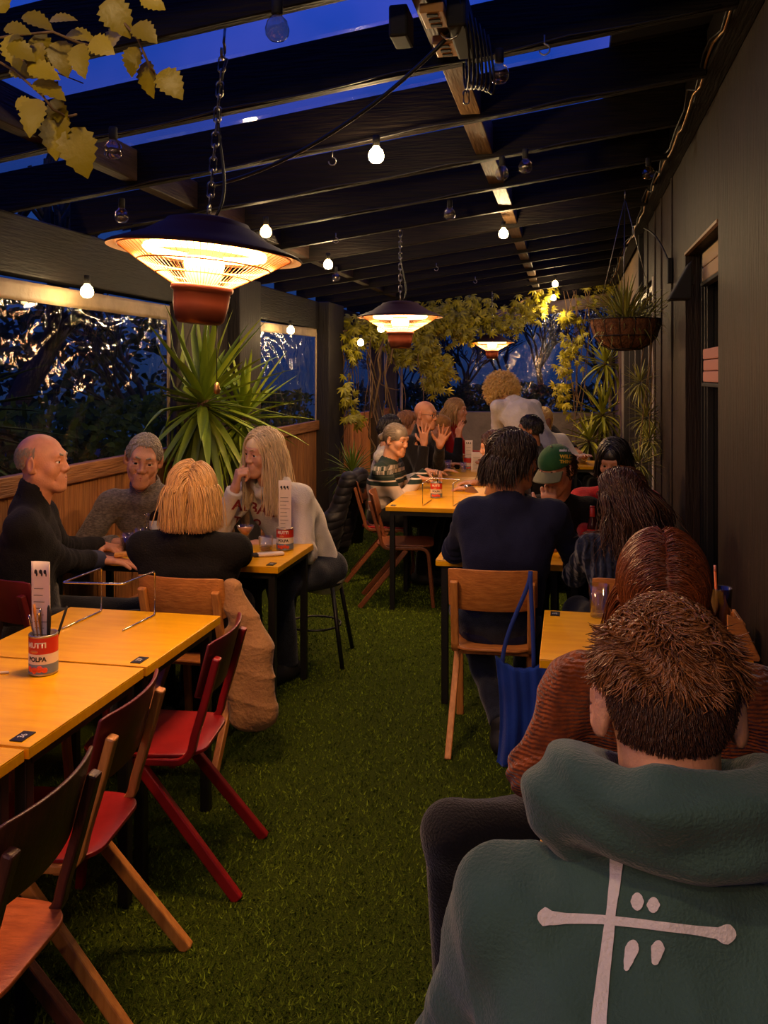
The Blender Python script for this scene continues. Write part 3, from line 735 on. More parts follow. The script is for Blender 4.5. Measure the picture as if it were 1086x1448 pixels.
def person(label,pel,th,s=1.,lean=8,side=0,head=None,hyaw=0,hpitch=0,hroll=0,R=None,Lh=None,elR=None,elL=None,skin='fair',top='sweater',topm=None,collar='crew',trousm=None,shoem=None,seat=.46,stand=False,hd=.006,face=True,legs=True,knR=None,knL=None,anR=None,anL=None,torso_w=1.,twist=0,wrinkle=.004,brow=None,shrug=0,neckf=.03,c7at=None,ears=True,shoes=True,sleeve=1.0,fist=None,cuffm=None,group=None,lowz=None):
    th=math.radians(th); F=V((math.cos(th),math.sin(th),0)); Rt=V((math.sin(th),-math.cos(th),0)); U=V((0,0,1))
    g=Fig(); g.F,g.R,g.s=F,Rt,s
    z0=(seat+.09*s) if not stand else stand
    p0=V((pel[0],pel[1],z0)); la=math.radians(lean); sa=math.radians(side)
    sp=(U*math.cos(la)*math.cos(sa)+F*math.sin(la)+Rt*math.sin(sa)).normalized()
    ch=p0+sp*.30*s; c7=p0+sp*.50*s+F*.015*s
    hfix=head is not None
    if head is None: head=c7+(sp*.5+U*.5)*.155*s+F*neckf*s
    head=V(head)
    if hfix:
        c7=head-(sp*.35+U*.65).normalized()*.178*s-F*.045*s
        if c7at is not None: c7=V(c7at)
        v=c7-p0; ch=p0+v*.58-F*.012*s; sp=(c7-p0).normalized()
    Hm=rotm(math.radians(hyaw),math.radians(hpitch),math.radians(hroll),th)
    g.head,g.H,g.c7,g.ch,g.p0,g.sp=head,Hm,c7,ch,p0,sp
    tw=math.radians(twist); Rc=(Matrix.Rotation(tw,3,'Z')@Rt); Fc=(Matrix.Rotation(tw,3,'Z')@F); Fn=(Fc-sp*Fc.dot(sp)).normalized()
    g.Fn=Fn
    g.seat=seat
    root=empty('person',(pel[0],pel[1],0),0,label,'person',group); g.root=root
    shb=c7-sp*(.055-shrug)*s
    sh={1:shb+Rc*.172*s*torso_w+F*.01,-1:shb-Rc*.172*s*torso_w+F*.01}; ub=c7-sp*.15*s; g.ub=ub
    def hp(x,y,z): return head+Hm@V((x*s,y*s,z*s))
    g.hp=hp; HR=[[Hm[i][j] for j in range(3)] for i in range(3)]
    b=SDF()
    # head
    def el(c,r,k=.02,mode='u',rot=None):
        b.el(hp(*c),[q*s for q in r],rot=HR if rot is None else [[(Hm@rot)[i][j] for j in range(3)] for i in range(3)],k=k*s,mode=mode)
    def rc(a,c,r1,r2=None,k=.02,mode='u'): b.rc(hp(*a),hp(*c),r1*s,(r1 if r2 is None else r2)*s,k=k*s,mode=mode)
    el(tuple(CC),(.0755,.096,.086)); el((0,.022,-.03),(.060,.070,.082),k=.03)
    if face:
        for q in(1,-1):
            rc((q*.05,-.005,-.05),(q*.02,.068,-.098),.018,.015,k=.03); el((q*.036,.058,-.022),(.028,.026,.03),k=.02)
        rc((0,.06,-.05),(0,.064,-.1),.019,.017,k=.02); el((0,.073,-.1),(.023,.018,.017),k=.025)
        for q in(1,-1): rc((q*.021,.085,-.034),(q*.034,.068,-.07),.004,.004,k=.012,mode='s')
        rc((-.034,.077,.031),(.034,.077,.031),.0115,k=.028)
        for q in(1,-1):
            el((q*.032,.098,.008),(.021,.020,.0115),k=.014,mode='s')
            el((q*.031,.0785,.0135),(.017,.0125,.0068),k=.005); el((q*.031,.078,-.0035),(.017,.0115,.0052),k=.005)
        rc((0,.085,.02),(0,.1045,-.021),.0075,.0098,k=.014); rc((0,.1,-.028),(0,.09,-.034),.008,.007,k=.01)
        for q in(1,-1): el((q*.0125,.095,-.029),(.0085,.012,.0085),k=.008)
        el((0,.078,-.066),(.03,.018,.02),k=.02)
        rc((-.019,.088,-.0655),(.019,.088,-.0655),.0022,k=.004,mode='s')
    if ears:
        for q in(1,-1):
            rot=Matrix.Rotation(q*-.45,3,'Z')@Matrix.Rotation(-.15,3,'X')
            el((q*.082,-.012,-.003),(.010,.021,.036),k=.008,rot=rot); el((q*.092,-.006,.003),(.006,.012,.023),k=.004,mode='s',rot=rot)
            el((q*.077,-.002,-.026),(.007,.009,.011),k=.006)
    nb=hp(0,-.03,-.07); b.rc(c7-sp*.03*s,nb,.056*s,.052*s,k=.03*s); b.rc(c7-sp*.03*s+F*.02*s,hp(0,.0,-.08),.05*s,.045*s,k=.03*s)
    # trunk
    fl=(Fn,1.35)
    b.rc(p0,ch,.10*s,.11*s,k=.04,flat=fl); b.rc(ch,c7-sp*.07*s,.11*s,.05*s,k=.05,flat=fl)
    for q in(1,-1): b.rc(sh[q],c7-sp*.03*s,.04*s,.042*s,k=.03)
    # arms
    arm={}
    for q,hand,eh in((1,R,elR),(-1,Lh,elL)):
        if hand is None: hand=dict(w=sh[q]+F*.30*s-U*.36*s)
        w=V(hand['w']); hint=V(eh) if eh is not None else (-U*1.0+Rt*q*.55-F*.25)
        if hand.get('e') is not None: e=V(hand['e'])
        else: e,w=ik(sh[q],w,.285*s,.255*s,hint)
        arm[q]=(sh[q],e,w)
        b.rc(sh[q],e,.046*s,.037*s,k=.02); b.rc(e,w,.038*s,.0255*s,k=.01)
        hdn=hand.get('d'); hdn=V(hdn) if hdn is not None else (w-e)
        add_hand(b,w,hdn,hand.get('n',(0,0,-1)),q,hand.get('curl',.22),s,hand.get('spread',.12),hand.get('thumb',.5))
    g.arm=arm
    # legs
    leg={}
    for q,kk,aa in((1,knR,anR),(-1,knL,anL)):
        hj=p0+Rt*q*.09*s-U*.015
        if stand: kn=V(kk) if kk is not None else hj-U*.42*s+F*.03; an=V(aa) if aa is not None else V((kn.x,kn.y,.085))-F*.03
        else: kn=V(kk) if kk is not None else p0+Rt*q*.11*s+F*.42*s-U*.02; an=V(aa) if aa is not None else V((kn.x,kn.y,.085))-F*.06*s
        leg[q]=(hj,kn,an); toe=V((an.x,an.y,.04))+F*.17*s
        b.rc(hj,kn,.08*s,.053*s,k=.03); b.rc(kn,an,.051*s,.034*s,k=.02); b.rc(an-U*.03,toe,.034*s,.026*s,k=.02)
    g.leg=leg
    g.skin=SKIN[skin] if isinstance(skin,str) else skin
    sdf_obj('body',b,hd,g.skin,root)
    # eyes, lips, brows
    if face:
        for q in(1,-1):
            m=MB(); n=16; c=hp(q*.031,.0755,.006); r=.0128*s; fw=(Hm@V((0,1,-.12))).normalized(); x=fw.orthogonal().normalized(); y=fw.cross(x)
            vs=[];fs=[]; nr=10
            for i in range(nr+1):
                a=PI*i/nr
                for j in range(n): t=2*PI*j/n; vs.append(c+(fw*math.cos(a)+(x*math.cos(t)+y*math.sin(t))*math.sin(a))*r)
            for i in range(nr):
                for j in range(n): fs.append((i*n+j,(i+1)*n+j,(i+1)*n+(j+1)%n,i*n+(j+1)%n))
            m.add(vs,fs,True); o=m.build('eye',[EYEW,IRIS],root,world=True)
            o.data.polygons.foreach_set('material_index',[1 if k<2*n else 0 for k in range(len(fs))])
        lp=SDF()
        lp.rc(hp(-.021,.0845,-.064),hp(0,.094,-.0605),.0035*s,.0052*s,k=.004); lp.rc(hp(.021,.0845,-.064),hp(0,.094,-.0605),.0035*s,.0052*s,k=.004)
        lp.rc(hp(-.018,.085,-.068),hp(0,.0915,-.072),.004*s,.0066*s,k=.004); lp.rc(hp(.018,.085,-.068),hp(0,.0915,-.072),.004*s,.0066*s,k=.004)
        sdf_obj('lips',lp,.0022 if hd<.006 else .003,LIP,root)
        if brow:
            e=SDF()
            for q in(1,-1): e.rc(hp(q*.046,.075,.031),hp(q*.03,.0895,.036),.0035*s,.005*s,k=.004); e.rc(hp(q*.03,.0895,.036),hp(q*.015,.0935,.032),.005*s,.004*s,k=.004)
            sdf_obj('eyebrows',e,.0025 if hd<.006 else .004,brow,root)
    # top
    if topm is not None:
        t=SDF(); tf=(Fn,1.28)
        for q in(1,-1):
            t.rc(p0-U*.04*s+Rt*q*.05*s,ch+Rc*q*.055*s*torso_w,.125*s,.128*s,k=.05,flat=tf); t.rc(ch+Rc*q*.055*s*torso_w,ub+Rc*q*.085*s*torso_w,.128*s,.105*s,k=.05,flat=(Fn,1.15))
            t.rc(ub+Rc*q*.085*s*torso_w,c7-sp*.05*s,.105*s,.07*s,k=.05,flat=(Fn,1.15))
            t.rc(sh[q]+sp*.0*s,c7-sp*.012*s,.056*s,.058*s,k=.05)
        for q in(1,-1):
            a,e,w=arm[q]; e2=e; 
            t.rc(a,e,.063*s,.054*s,k=.045); t.rc(e,w-(w-e).normalized()*.0,.055*s,.042*s,k=.025)
            wd=(w-e).normalized(); cut=e+(w-e)*sleeve-wd*.012; t.plane(cut,wd,.004,local=(w,.09*s) if sleeve>.9 else (w,.2*s))
        if collar=='turtle': t.rc(c7-sp*.02*s,c7+(head-c7)*.42-F*.004,.074*s,.066*s,k=.02)
        if collar=='crew': t.rc(c7-sp*.02*s,c7+(head-c7)*.12,.071*s,.063*s,k=.02)
        if collar=='zip': t.rc(c7-sp*.02*s,c7+(head-c7)*.30-F*.006,.076*s,.071*s,k=.02)
        if wrinkle:
            t.disp(lambda P,a=wrinkle: a*(np.abs(vnoise(P*np.array([1,1,.6],np.float32),30,1))*1.6-.6)+a*.35*vnoise(P,80,2))
            for q in(1,-1):
                aa,ee,ww=arm[q]; ax=A((ww-aa).normalized()); ec=A(ee)
                t.disp(lambda P,ax=ax,ec=ec,a=wrinkle: a*.9*np.exp(-(((P-ec)**2).sum(1))/(.085*s)**2)*np.sin((P@ax)*150+3*vnoise(P,25,6)).astype(np.float32))
        if collar!='hood':
            t.rc(c7+sp*(-.005 if collar=='crew' else .0)*s,hp(0,-.01,-.03),.0605*s,.058*s,k=.006,mode='s')
        g.top=sdf_obj(top,t,max(hd,.006),topm,root); g.topsdf=t
        if cuffm is not None:
            for q in(1,-1):
                a,e,w=arm[q]; d=(w-e).normalized(); f=SDF(); f.rc(w-d*.06,w-d*.005,.043*s,.036*s); f.plane(w-d*.004,d); f.plane(w-d*.05,-d); sdf_obj('cuff',f,.006,cuffm,root)
    if trousm is not None and legs:
        t=SDF(); t.rc(p0-U*.02,p0+sp*.1*s,.135*s,.125*s,k=.04,flat=(F,1.2))
        for q in(1,-1):
            hj,kn,an=leg[q]; t.rc(hj,kn,.098*s,.069*s,k=.03); t.rc(kn,an,.068*s,.05*s,k=.03); t.plane(an-U*.0,an-kn,.004,local=(an,.12))
        t.disp(lambda P: .004*vnoise(P,40,3))
        sdf_obj('trousers',t,max(hd,.008),trousm,root)
    if shoes and legs:
        for q in(1,-1):
            hj,kn,an=leg[q]; t=SDF(); a=V((an.x,an.y,.05)); fo=F
            t.rc(a-fo*.045*s,a+fo*.17*s-U*.008,.044*s,.038*s,k=.02); t.rc(an-U*.0,a,.045*s,.045*s,k=.02); t.plane((0,0,.0),(0,0,-1),.002)
            sdf_obj('shoe',t,.009,shoem or M['blackm'],root)
    return g
def np3(v): return np.array(v,dtype=float)
def hair(g,m,n,L,mask,flow,k=8,gr=.2,up=.05,r0=.0022,r1=.0006,cap=None,capcut=None,colls=True,name='hair',grow=(1.06,1.05,1.07),noise=.12,coll_extra=(),lenf=None,**kw):
    """cap: radii growth of an underlying hair shell (same child mesh name 'hair'), strands on top"""
    s=g.s; R=np.array([[g.H[i][j] for j in range(3)] for i in range(3)]); c=np3(g.head+g.H@(CC*s)); rad=CR*s*np.array(grow)
    u=sphere_dirs(n,mask); rp=c+(u*rad)@R.T; nm=(u/rad); nm/=np.linalg.norm(nm,axis=1,keepdims=True); nm=nm@R.T
    fl=flow(u)@R.T
    coll=[]
    if colls:
        q=lambda v:np3(v)
        coll=[(q(g.c7-g.sp*.05*s),q(g.c7+(g.head-g.c7)*.5),.062*s),(q(g.arm[1][0]),q(g.arm[-1][0]),.066*s),(q(g.ch),q(g.c7-g.sp*.06*s),.115*s)]
    if isinstance(lenf,tuple): kw['lenfac']=lenf[0]+lenf[1]*(u[:,2]+.6)/1.6
    P=strand_sim(rp,nm,fl,L*s,k,gr,c,R,rad*1.0,noise=noise,up=up,coll=list(coll)+list(coll_extra),**kw)
    o=strands_mesh(name,P,r0*s,r1*s,m,g.root)
    if cap:
        f=SDF(); HR=[[g.H[i][j] for j in range(3)] for i in range(3)]
        f.el(g.hp(*CC),[CR[i]*s*cap[i] for i in range(3)],rot=HR)
        for (cc,rr) in (capcut or []): f.el(g.hp(*cc),[q*s for q in rr],rot=HR,mode='s',k=.012*s)
        f.disp(lambda P: .0010*vnoise(P,60,4))
        sdf_obj(name+'_base' if False else 'hair_base',f,.005 if g.head.y<6 else .007,m,g.root)
    return o
FACECUT=[((0,.135,-.05),(.085,.085,.105)),((0,.04,-.10),(.12,.10,.075)),((.085,.015,-.02),(.03,.03,.055)),((-.085,.015,-.02),(.03,.03,.055))]
SHORTCUT=FACECUT+[((0,0,-.13),(.2,.2,.085))]
def m_scalp(u): return (u[:,2]>-.55)&~((u[:,1]>.62-.5*np.maximum(u[:,2]-.35,0))&(u[:,2]<.62))&~((u[:,2]<-.1)&(u[:,1]>-.05))
def m_top(u): return (u[:,2]>.25)&~((u[:,1]>.66)&(u[:,2]<.55))
def f_short(u,fw=.6,dn=.3):
    o=np.zeros_like(u); o[:,1]=fw*np.clip(u[:,2],0,1)-.2; o[:,2]=-dn-.6*np.clip(-u[:,2]+.5,0,1); o[:,0]=.3*u[:,0]; return o
def f_part(u,px=0.,back=.2,dn=.5):
    o=np.zeros_like(u); sgn=np.where(u[:,0]>px,1,-1); o[:,0]=sgn*(.25+.75*np.clip(u[:,2],0,1)); o[:,1]=-back-.3*np.clip(u[:,1],0,1); o[:,2]=-dn; return o
def f_back(u,dn=.3):
    o=np.zeros_like(u); o[:,1]=-1; o[:,2]=-dn*(1-np.clip(u[:,2],0,1)); return o
def project_part(name,me,target,origin,mat_,parent,off=.002,direction=None):
    """lay a flat mesh (world coordinates) onto target along rays from origin (or along direction)"""
    from mathutils.bvhtree import BVHTree
    tm=target.data; o=target.matrix_world if False else None
    off0=V((0,0,0)); p=target.parent
    while p is not None: off0+=p.location; p=p.parent
    bv=BVHTree.FromPolygons([v.co+off0 for v in tm.vertices],[tuple(f.vertices) for f in tm.polygons])
    import bmesh
    bm=bmesh.new(); bm.from_mesh(me)
    bad=[]
    for v in bm.verts:
        d=(v.co-V(origin)).normalized() if direction is None else V(direction)
        st=V(origin) if direction is None else v.co-d*1.0
        h=bv.ray_cast(st,d)
        if h[0] is None: bad.append(v)
        else:
            n=h[1] if h[1].dot(d)<0 else -h[1]; v.co=h[0]+n*off
    bmesh.ops.delete(bm,geom=bad,context='VERTS'); bm.to_mesh(me); bm.free()
    return link_mesh(name,me,mat_,parent,True)
# ------------------------------------------------------------------ the guests
MC=dict(
 hoodie=cloth('hoodie_green',(66,92,86),bump=.3,bs=220,c2=(56,80,74),cs=6),
 rust=cloth('rust_knit',(150,74,28),bump=.6,bs=34,c2=(108,54,24),cs=50,wave='Z'),
 navy=cloth('navy_sweat',(26,30,60),c2=(22,26,52),bs=200,cs=5,sheen=.06),
 navyknit=cloth('navy_knit',(34,42,66),bump=.9,bs=9,c2=(20,26,46),cs=60,wave='X'),
 blackf=cloth('black_fleece',(20,18,18),bs=160,c2=(21,19,20),sheen=.04),
 blackk=cloth('black_knit',(18,16,16),bs=120,c2=(19,18,17),sheen=.04),
 grey=cloth('grey_melange',(128,118,108),bump=.4,bs=90,c2=(88,82,76),cs=55,stretch=(1,1,2.2)),
 pale=cloth('pale_hoodie',(214,206,196),bs=160,c2=(200,192,182),cs=6),
 redk=cloth('red_shirt',(176,24,26),bs=140,c2=(150,18,22),cs=6),
 brown=cloth('brown_sweater',(134,88,54),bs=130,c2=(116,74,44),cs=8),
 jacket=cloth('black_jacket',(30,26,26),bs=120,c2=(30,26,26)),
 sheer=cloth('white_shirt',(244,234,220),bs=60,c2=(226,214,198),cs=8),
 white=cloth('white_tee',(214,204,192),bs=140),
 jeans=cloth('dark_jeans',(34,40,54),bs=200,c2=(26,30,42)),
 blacktr=cloth('black_trousers',(22,21,22),bs=160),
 maroon=mat('maroon_print',srgb(128,30,34),rough=.8),
 capg=cloth('cap_green',(44,92,48),bump=.2,bs=260,c2=(38,82,42),cs=5),
 visor=cloth('visor_sage',(124,124,92),bump=.2,bs=260,c2=(112,112,82),cs=5),
)
H=dict(dkbrown=hairm('dark_brown',(44,28,18),.5),brown=hairm('brown',(70,42,24),.5),auburn=hairm('auburn',(112,56,26),.5),black=hairm('black',(24,18,15),.4),blonde=hairm('blonde',(200,156,104),.3),ash=hairm('ash_blonde',(216,188,146),.28),grey=hairm('grey',(150,138,122),.3),gold=hairm('gold',(255,212,128),.2),dirty=hairm('dirty_blonde',(170,128,76),.35),light=hairm('light_brown',(122,76,40),.45),salt=hairm('greying',(122,108,94),.3))
def below(p,dz): return V((p.x,p.y,dz))
# --- man in the green hoodie, back to the camera
hd20=W(944,1000,1.2)
g=person('man in a green hoodie with white cross print, back turned, nearest of all',(.12,1.03),90,s=1.12,lean=9,head=hd20,hpitch=8,hyaw=0,R=dict(w=(.40,1.52,.86)),Lh=dict(w=(-.02,1.5,.85)),skin='fair',top='hoodie',topm=MC['hoodie'],collar='hood',trousm=MC['jeans'],hd=.0055,face=False,torso_w=1.09,wrinkle=.007,seat=.46,elL=(-.5,-.2,-1),elR=(.5,-.2,-1))
hs=SDF(); c7=g.c7; F,Rr=g.F,g.R; U=V((0,0,1))
hc=c7+U*.118+F*.016
ring=[hc+Rr*(.118*math.cos(a))+F*(.092*math.sin(a))+U*(-.012-.03*math.sin(a)+.006*math.cos(a*2)) for a in[2*PI*i/18 for i in range(18)]]
for i in range(18): hs.rc(ring[i],ring[(i+1)%18],.03,k=.03)
ring2=[hc+Rr*(.146*math.cos(a))+F*(.082*math.sin(a)-.0)+U*(-.038+.01*math.cos(a*2)+.012*min(0,math.sin(a))*-1) for a in[2*PI*i/18 for i in range(18)]]
for i in range(18): hs.rc(ring2[i],ring2[(i+1)%18],.031,k=.035)
tip=hc-F*.098+U*.012-Rr*.03
for sx in(-1,1):
    hs.rc(hc+Rr*sx*.135-F*.03-U*.02,tip,.04,.016,k=.05); hs.rc(hc+Rr*sx*.06-F*.07-U*.01,tip,.036,.018,k=.05)
hs.rc(hc-F*.07-U*.01,tip,.04,.02,k=.05)
hs.rc(hc+F*.025-U*.1,hc+F*.04+U*.16,.083,.095,k=.025,mode='s')
for sx in(-1,1): hs.rc(c7+Rr*sx*.10+U*.03+F*.02,hc+Rr*sx*.12-U*.03+F*.02,.05,.035,k=.05)
hs.disp(lambda P: .007*(np.abs(vnoise(P*np.array([1,1,1.6],np.float32),22,5))*1.6-.6)+.004*np.sin(P@np.array([18,30,95],np.float32)+2.5*np.sin(P[:,0]*16)).astype(np.float32))
sdf_obj('hood',hs,.0055,MC['hoodie'],g.root)
def strip_mesh(pts,nseg=26,nw=6,ends=(1,1)):
    """pts (x,y,halfwidth) in picture pixels -> flat mesh of px positions"""
    P=[]; 
    n=len(pts)-1
    for i in range(nseg+1):
        t=i/nseg*n; k=min(int(t),n-1); f=t-k; f2=f*f*(3-2*f); P.append([pts[k][j]*(1-(f if j<2 else f2))+pts[k+1][j]*(f if j<2 else f2) for j in range(3)])
    vs=[];fs=[]
    for i,(x,y,w) in enumerate(P):
        a=P[max(i-1,0)];b=P[min(i+1,nseg)]; dx,dy=b[0]-a[0],b[1]-a[1]; L=math.hypot(dx,dy); nx,ny=-dy/L,dx/L
        for j in range(nw+1):
            q=-1+2*j/nw; bul=0
            if i==0: bul=-ends[0]*w*(1-q*q)*.7
            if i==nseg: bul=ends[1]*w*(1-q*q)*.7
            vs.append((x+nx*w*q+dx/L*bul,y+ny*w*q+dy/L*bul))
    for i in range(nseg):
        for j in range(nw): a=i*(nw+1)+j; fs.append((a,a+1,a+nw+2,a+nw+1))
    return vs,fs
zp=lambda L:[(580+x/2.146,780+y/2.146,w/2.146) for x,y,w in L]
marks=[zp([(628,940,21),(623,1000,17),(611,1090,14),(600,1180,18),(585,1290,20),(574,1400,23),(571,1470,24)]),zp([(405,1108,28),(432,1112,21),(480,1113,16),(590,1116,14),(700,1128,14),(850,1146,14),(925,1156,17),(955,1160,30),(966,1161,30)]),zp([(690,1046,16),(690,1062,21),(690,1078,16)]),zp([(739,1058,14),(739,1072,20),(739,1086,14)]),zp([(677,1188,16),(674,1205,21),(664,1240,15),(657,1268,8)]),zp([(754,1187,14),(752,1200,21),(747,1225,16),(742,1248,10)])]
vs,fs=[],[]
for mk in marks:
    v,f=strip_mesh(mk,nseg=30 if len(mk)>5 else 10); o=len(vs); vs+=v; fs+=[tuple(o+i for i in q) for q in f]
me=bpy.data.meshes.new('print'); me.from_pydata([W(x,y,.6) for x,y in vs],[],fs)
bpy.context.view_layer.update()
project_part('back_print',me,g.top,(0,0,CH),mat('print_offwhite',srgb(214,206,206),rough=.85,bump=.3,bscale=200),g.root,.0025)
def f_crop(u):
    o=np.zeros_like(u); o[:,1]=.5*np.clip(u[:,2],0,1)+.15*np.sin(u[:,0]*9); o[:,0]=.5*np.sin(u[:,1]*7+u[:,0]*5)+.3*u[:,0]; o[:,2]=-.35-1.0*np.clip(.35-u[:,2],0,1); return o
hair(g,H['light'],5200,.030,lambda u:(u[:,2]>.12)&(u[:,1]<.8),f_crop,k=8,gr=.08,up=.12,r0=.0015,r1=.0004,noise=.22,colls=False,stick=.55,layer=.10,grow=(1.0,1.02,1.05),cap=(1.0,1.01,1.04),capcut=FACECUT+[((0,.03,-.13),(.2,.2,.10))],wave=.0045,wfreq=5,clump=1)
hair(g,H['brown'],4200,.010,lambda u:(u[:,2]<=.2)&(u[:,2]>-.72)&(u[:,1]<.1)&~((np.abs(u[:,0])>.75)&(u[:,1]>-.35)&(u[:,2]<.0)),lambda u:np.stack([u[:,0]*.2,u[:,1]*.1,-np.ones(len(u))],1),k=4,gr=.1,up=.2,r0=.0010,r1=.0004,colls=False,name='clipped_sides',grow=(1.0,1.0,1.0))
# --- woman in rust cardigan
h19=W(937,842,1.93)
g=person('woman in rust knit cardigan leaning on the table, hair parted, head bowed',(.28,2.38),-90,s=1.05,lean=14,head=h19,hpitch=38,R=dict(w=tuple(W(860,1130,1.88)),e=tuple(W(757,1092,2.02)),d=(.9,-.25,-.1),curl=.3),Lh=dict(w=(.42,1.86,.83),d=(-.6,-.6,0),curl=.3),skin='fair',top='cardigan',topm=MC['rust'],collar='crew',trousm=MC['blacktr'],hd=.006,knR=(-.27,2.1,.60),anR=(-.27,2.16,.085),elR=(-.9,.1,-.7),elL=(.8,.2,-.8),brow=H['auburn'],torso_w=1.08,wrinkle=.006)
e=g.arm[1]
hair(g,H['auburn'],6000,.30,lambda u:(u[:,2]>-.45)&~((u[:,1]>.72)&(u[:,2]<.5)),lambda u:f_part(u,.0,back=.35,dn=.25),k=26,gr=.2,up=.02,r0=.0014,r1=.0006,noise=.03,stick=-.45,layer=.1,grow=(1.1,1.08,1.1),cap=(1.05,1.05,1.06),capcut=FACECUT)
# white blanket stitch down the front edge of the cardigan
st=MB(); p0=W(833,890,2.06); p1=W(838,1000,2.0)
for i in range(16):
    t=i/15; p=p0.lerp(p1,t); st.tube([p+V((-.006,0,.006)),p+V((.006,-.004,.008)),p+V((.007,-.004,-.002)),p+V((-.006,0,-.003))],.0022,5)
st.tube([p0+V((-.006,0,.008)),p0.lerp(p1,.5)+V((-.009,-.002,0)),p1+V((-.006,0,0))],.002,5)
# --- man in navy
g=person('man in a navy sweater seen from behind, head turned right',(-.33,4.2),92,s=1.09,lean=4,side=3,head=W(727,650,4.22),hyaw=-62,hpitch=8,R=dict(w=(.0,4.66,.80)),Lh=dict(w=(-.55,4.68,.80)),skin='warm',top='sweater',topm=MC['navy'],trousm=MC['jeans'],hd=.0055,brow=H['dkbrown'],torso_w=1.04,wrinkle=.005,knL=(-.52,4.5,.5),anL=(-.30,4.02,.13))
hair(g,H['dkbrown'],3400,.115,m_scalp,lambda u:f_part(u,.2,back=.5,dn=.35),k=9,gr=.26,up=.04,r0=.0024,r1=.0008,noise=.08,wave=.005,wfreq=5,stick=-.25,layer=.15,grow=(1.07,1.06,1.08),cap=(1.1,1.08,1.1),capcut=FACECUT)
f=SDF(); c=g.c7+(g.head-g.c7)*.16; 
f.rc(c-V((0,0,.012)),c+V((0,0,.004)),.072,.069); f.rc(c-V((0,0,.06)),c+V((0,0,.08)),.060,mode='s'); sdf_obj('shirt_collar',f,.006,MC['white'],g.root)
# --- woman with wavy brown hair
g=person('woman in navy rib knit with long wavy brown hair and glasses',(.30,4.12),112,s=1.0,lean=6,head=W(878,700,4.12),hyaw=28,hpitch=6,R=dict(w=(.28,4.62,.80)),Lh=dict(w=(.05,4.6,.80)),skin='fair',top='sweater',topm=MC['navyknit'],trousm=MC['jeans'],hd=.006,brow=H['brown'])
hair(g,H['brown'],3600,.40,lambda u:(u[:,2]>-.5)&~((u[:,1]>.6)&(u[:,2]<.55)),lambda u:f_part(u,.1,back=.55,dn=.3),k=16,gr=.2,up=.05,r0=.0024,r1=.0008,noise=.1,wave=.014,wfreq=14,clump=1.5,stick=-.1,layer=.14,lenf=(.75,.45),grow=(1.08,1.08,1.08),cap=(1.1,1.08,1.08),capcut=FACECUT)
def glasses(g,m):
    q=MB(); hp=g.hp
    for sx in(-1,1):
        q.tube([hp(sx*.033+.021*math.cos(a),.098,.006+.017*math.sin(a)) for a in[2*PI*i/16 for i in range(16)]],.0016,5,closed=True)
        q.tube([hp(sx*.054,.096,.01),hp(sx*.075,.06,.012),hp(sx*.082,-.012,.012)],.0016,5)
    q.tube([hp(-.012,.1,.01),hp(.012,.1,.01)],.0016,5); q.build('glasses',m,g.root,world=True)
glasses(g,M['blackm'])
# --- man in the green cap
g=person('man in a green cap leaning in, hand at his chin',(-.06,5.42),-90,s=1.06,lean=26,head=W(787,664,4.98),hyaw=-30,hpitch=26,R=dict(w=tuple(W(779,722,4.9)),d=(-.12,-.1,1),n=(0,.8,.2),curl=.75,thumb=.8),Lh=dict(w=(.12,4.95,.80),d=(-.8,-.4,0)),skin='fair',top='jumper',topm=MC['blackk'],trousm=MC['blacktr'],hd=.006,brow=H['dkbrown'])
hair(g,H['dkbrown'],700,.05,lambda u:(u[:,2]<.15)&(u[:,2]>-.5)&(u[:,1]<.35),lambda u:f_back(u,.8),k=5,gr=.2,up=.15,r0=.003,r1=.001,colls=False)
s=g.s; HR=[[g.H[i][j] for j in range(3)] for i in range(3)]
f=SDF(); f.el(g.hp(0,-.008,.05),[.087*s,.107*s,.083*s],rot=HR); f.el(g.hp(0,-.008,.044),[.080*s,.1*s,.078*s],rot=HR,mode='s',k=.003); f.plane(g.hp(0,0,.036),g.H@V((0,.12,-1)),.004)
cap=empty('baseball_cap',tuple(g.hp(0,0,.05)),0,'green baseball cap with sage peak and yellow print, worn by the leaning man','cap')
crown=sdf_obj('crown',f,.0045,MC['capg'],cap)
def visor(u,v):
    a=(u-.5)*2.2; r0=.088; x=math.sin(a)*.082; y0=.012+math.cos(a)*.084; L=.075*math.cos(a*.62)**.8; return g.hp(x*(1+.12*v),y0+L*v,.038-.02*v-.34*x*x*(6+4*v))
MB().grid(visor,24,8).build('peak',MC['visor'],cap,world=True,solid=.004)
MB().ball(g.hp(0,-.008,.134),.007*s,8).build('button',MC['visor'],cap,world=True)
bpy.context.view_layer.update()
for i,(tx,py,sz,cl) in enumerate((('make me',637,.018,'w'),('WILD',646,.026,'y'),('THING',653,.023,'y'))):
    me=text_mesh(tx,sz,.0012); c=W(800+i*.6,py,4.6); fw=V((-sP,cP,0)); rt=V((cP,sP,0)); Mx=Matrix(((rt.x,0,fw.x,c.x),(rt.y,0,fw.y,c.y),(rt.z,1,fw.z,c.z),(0,0,0,1)))
    me.transform(Mx); project_part('cap_print',me,crown,(0,0,CH),{'w':WHITE,'y':mat('print_yellow',srgb(226,182,50),rough=.7)}[cl],cap,.002,)
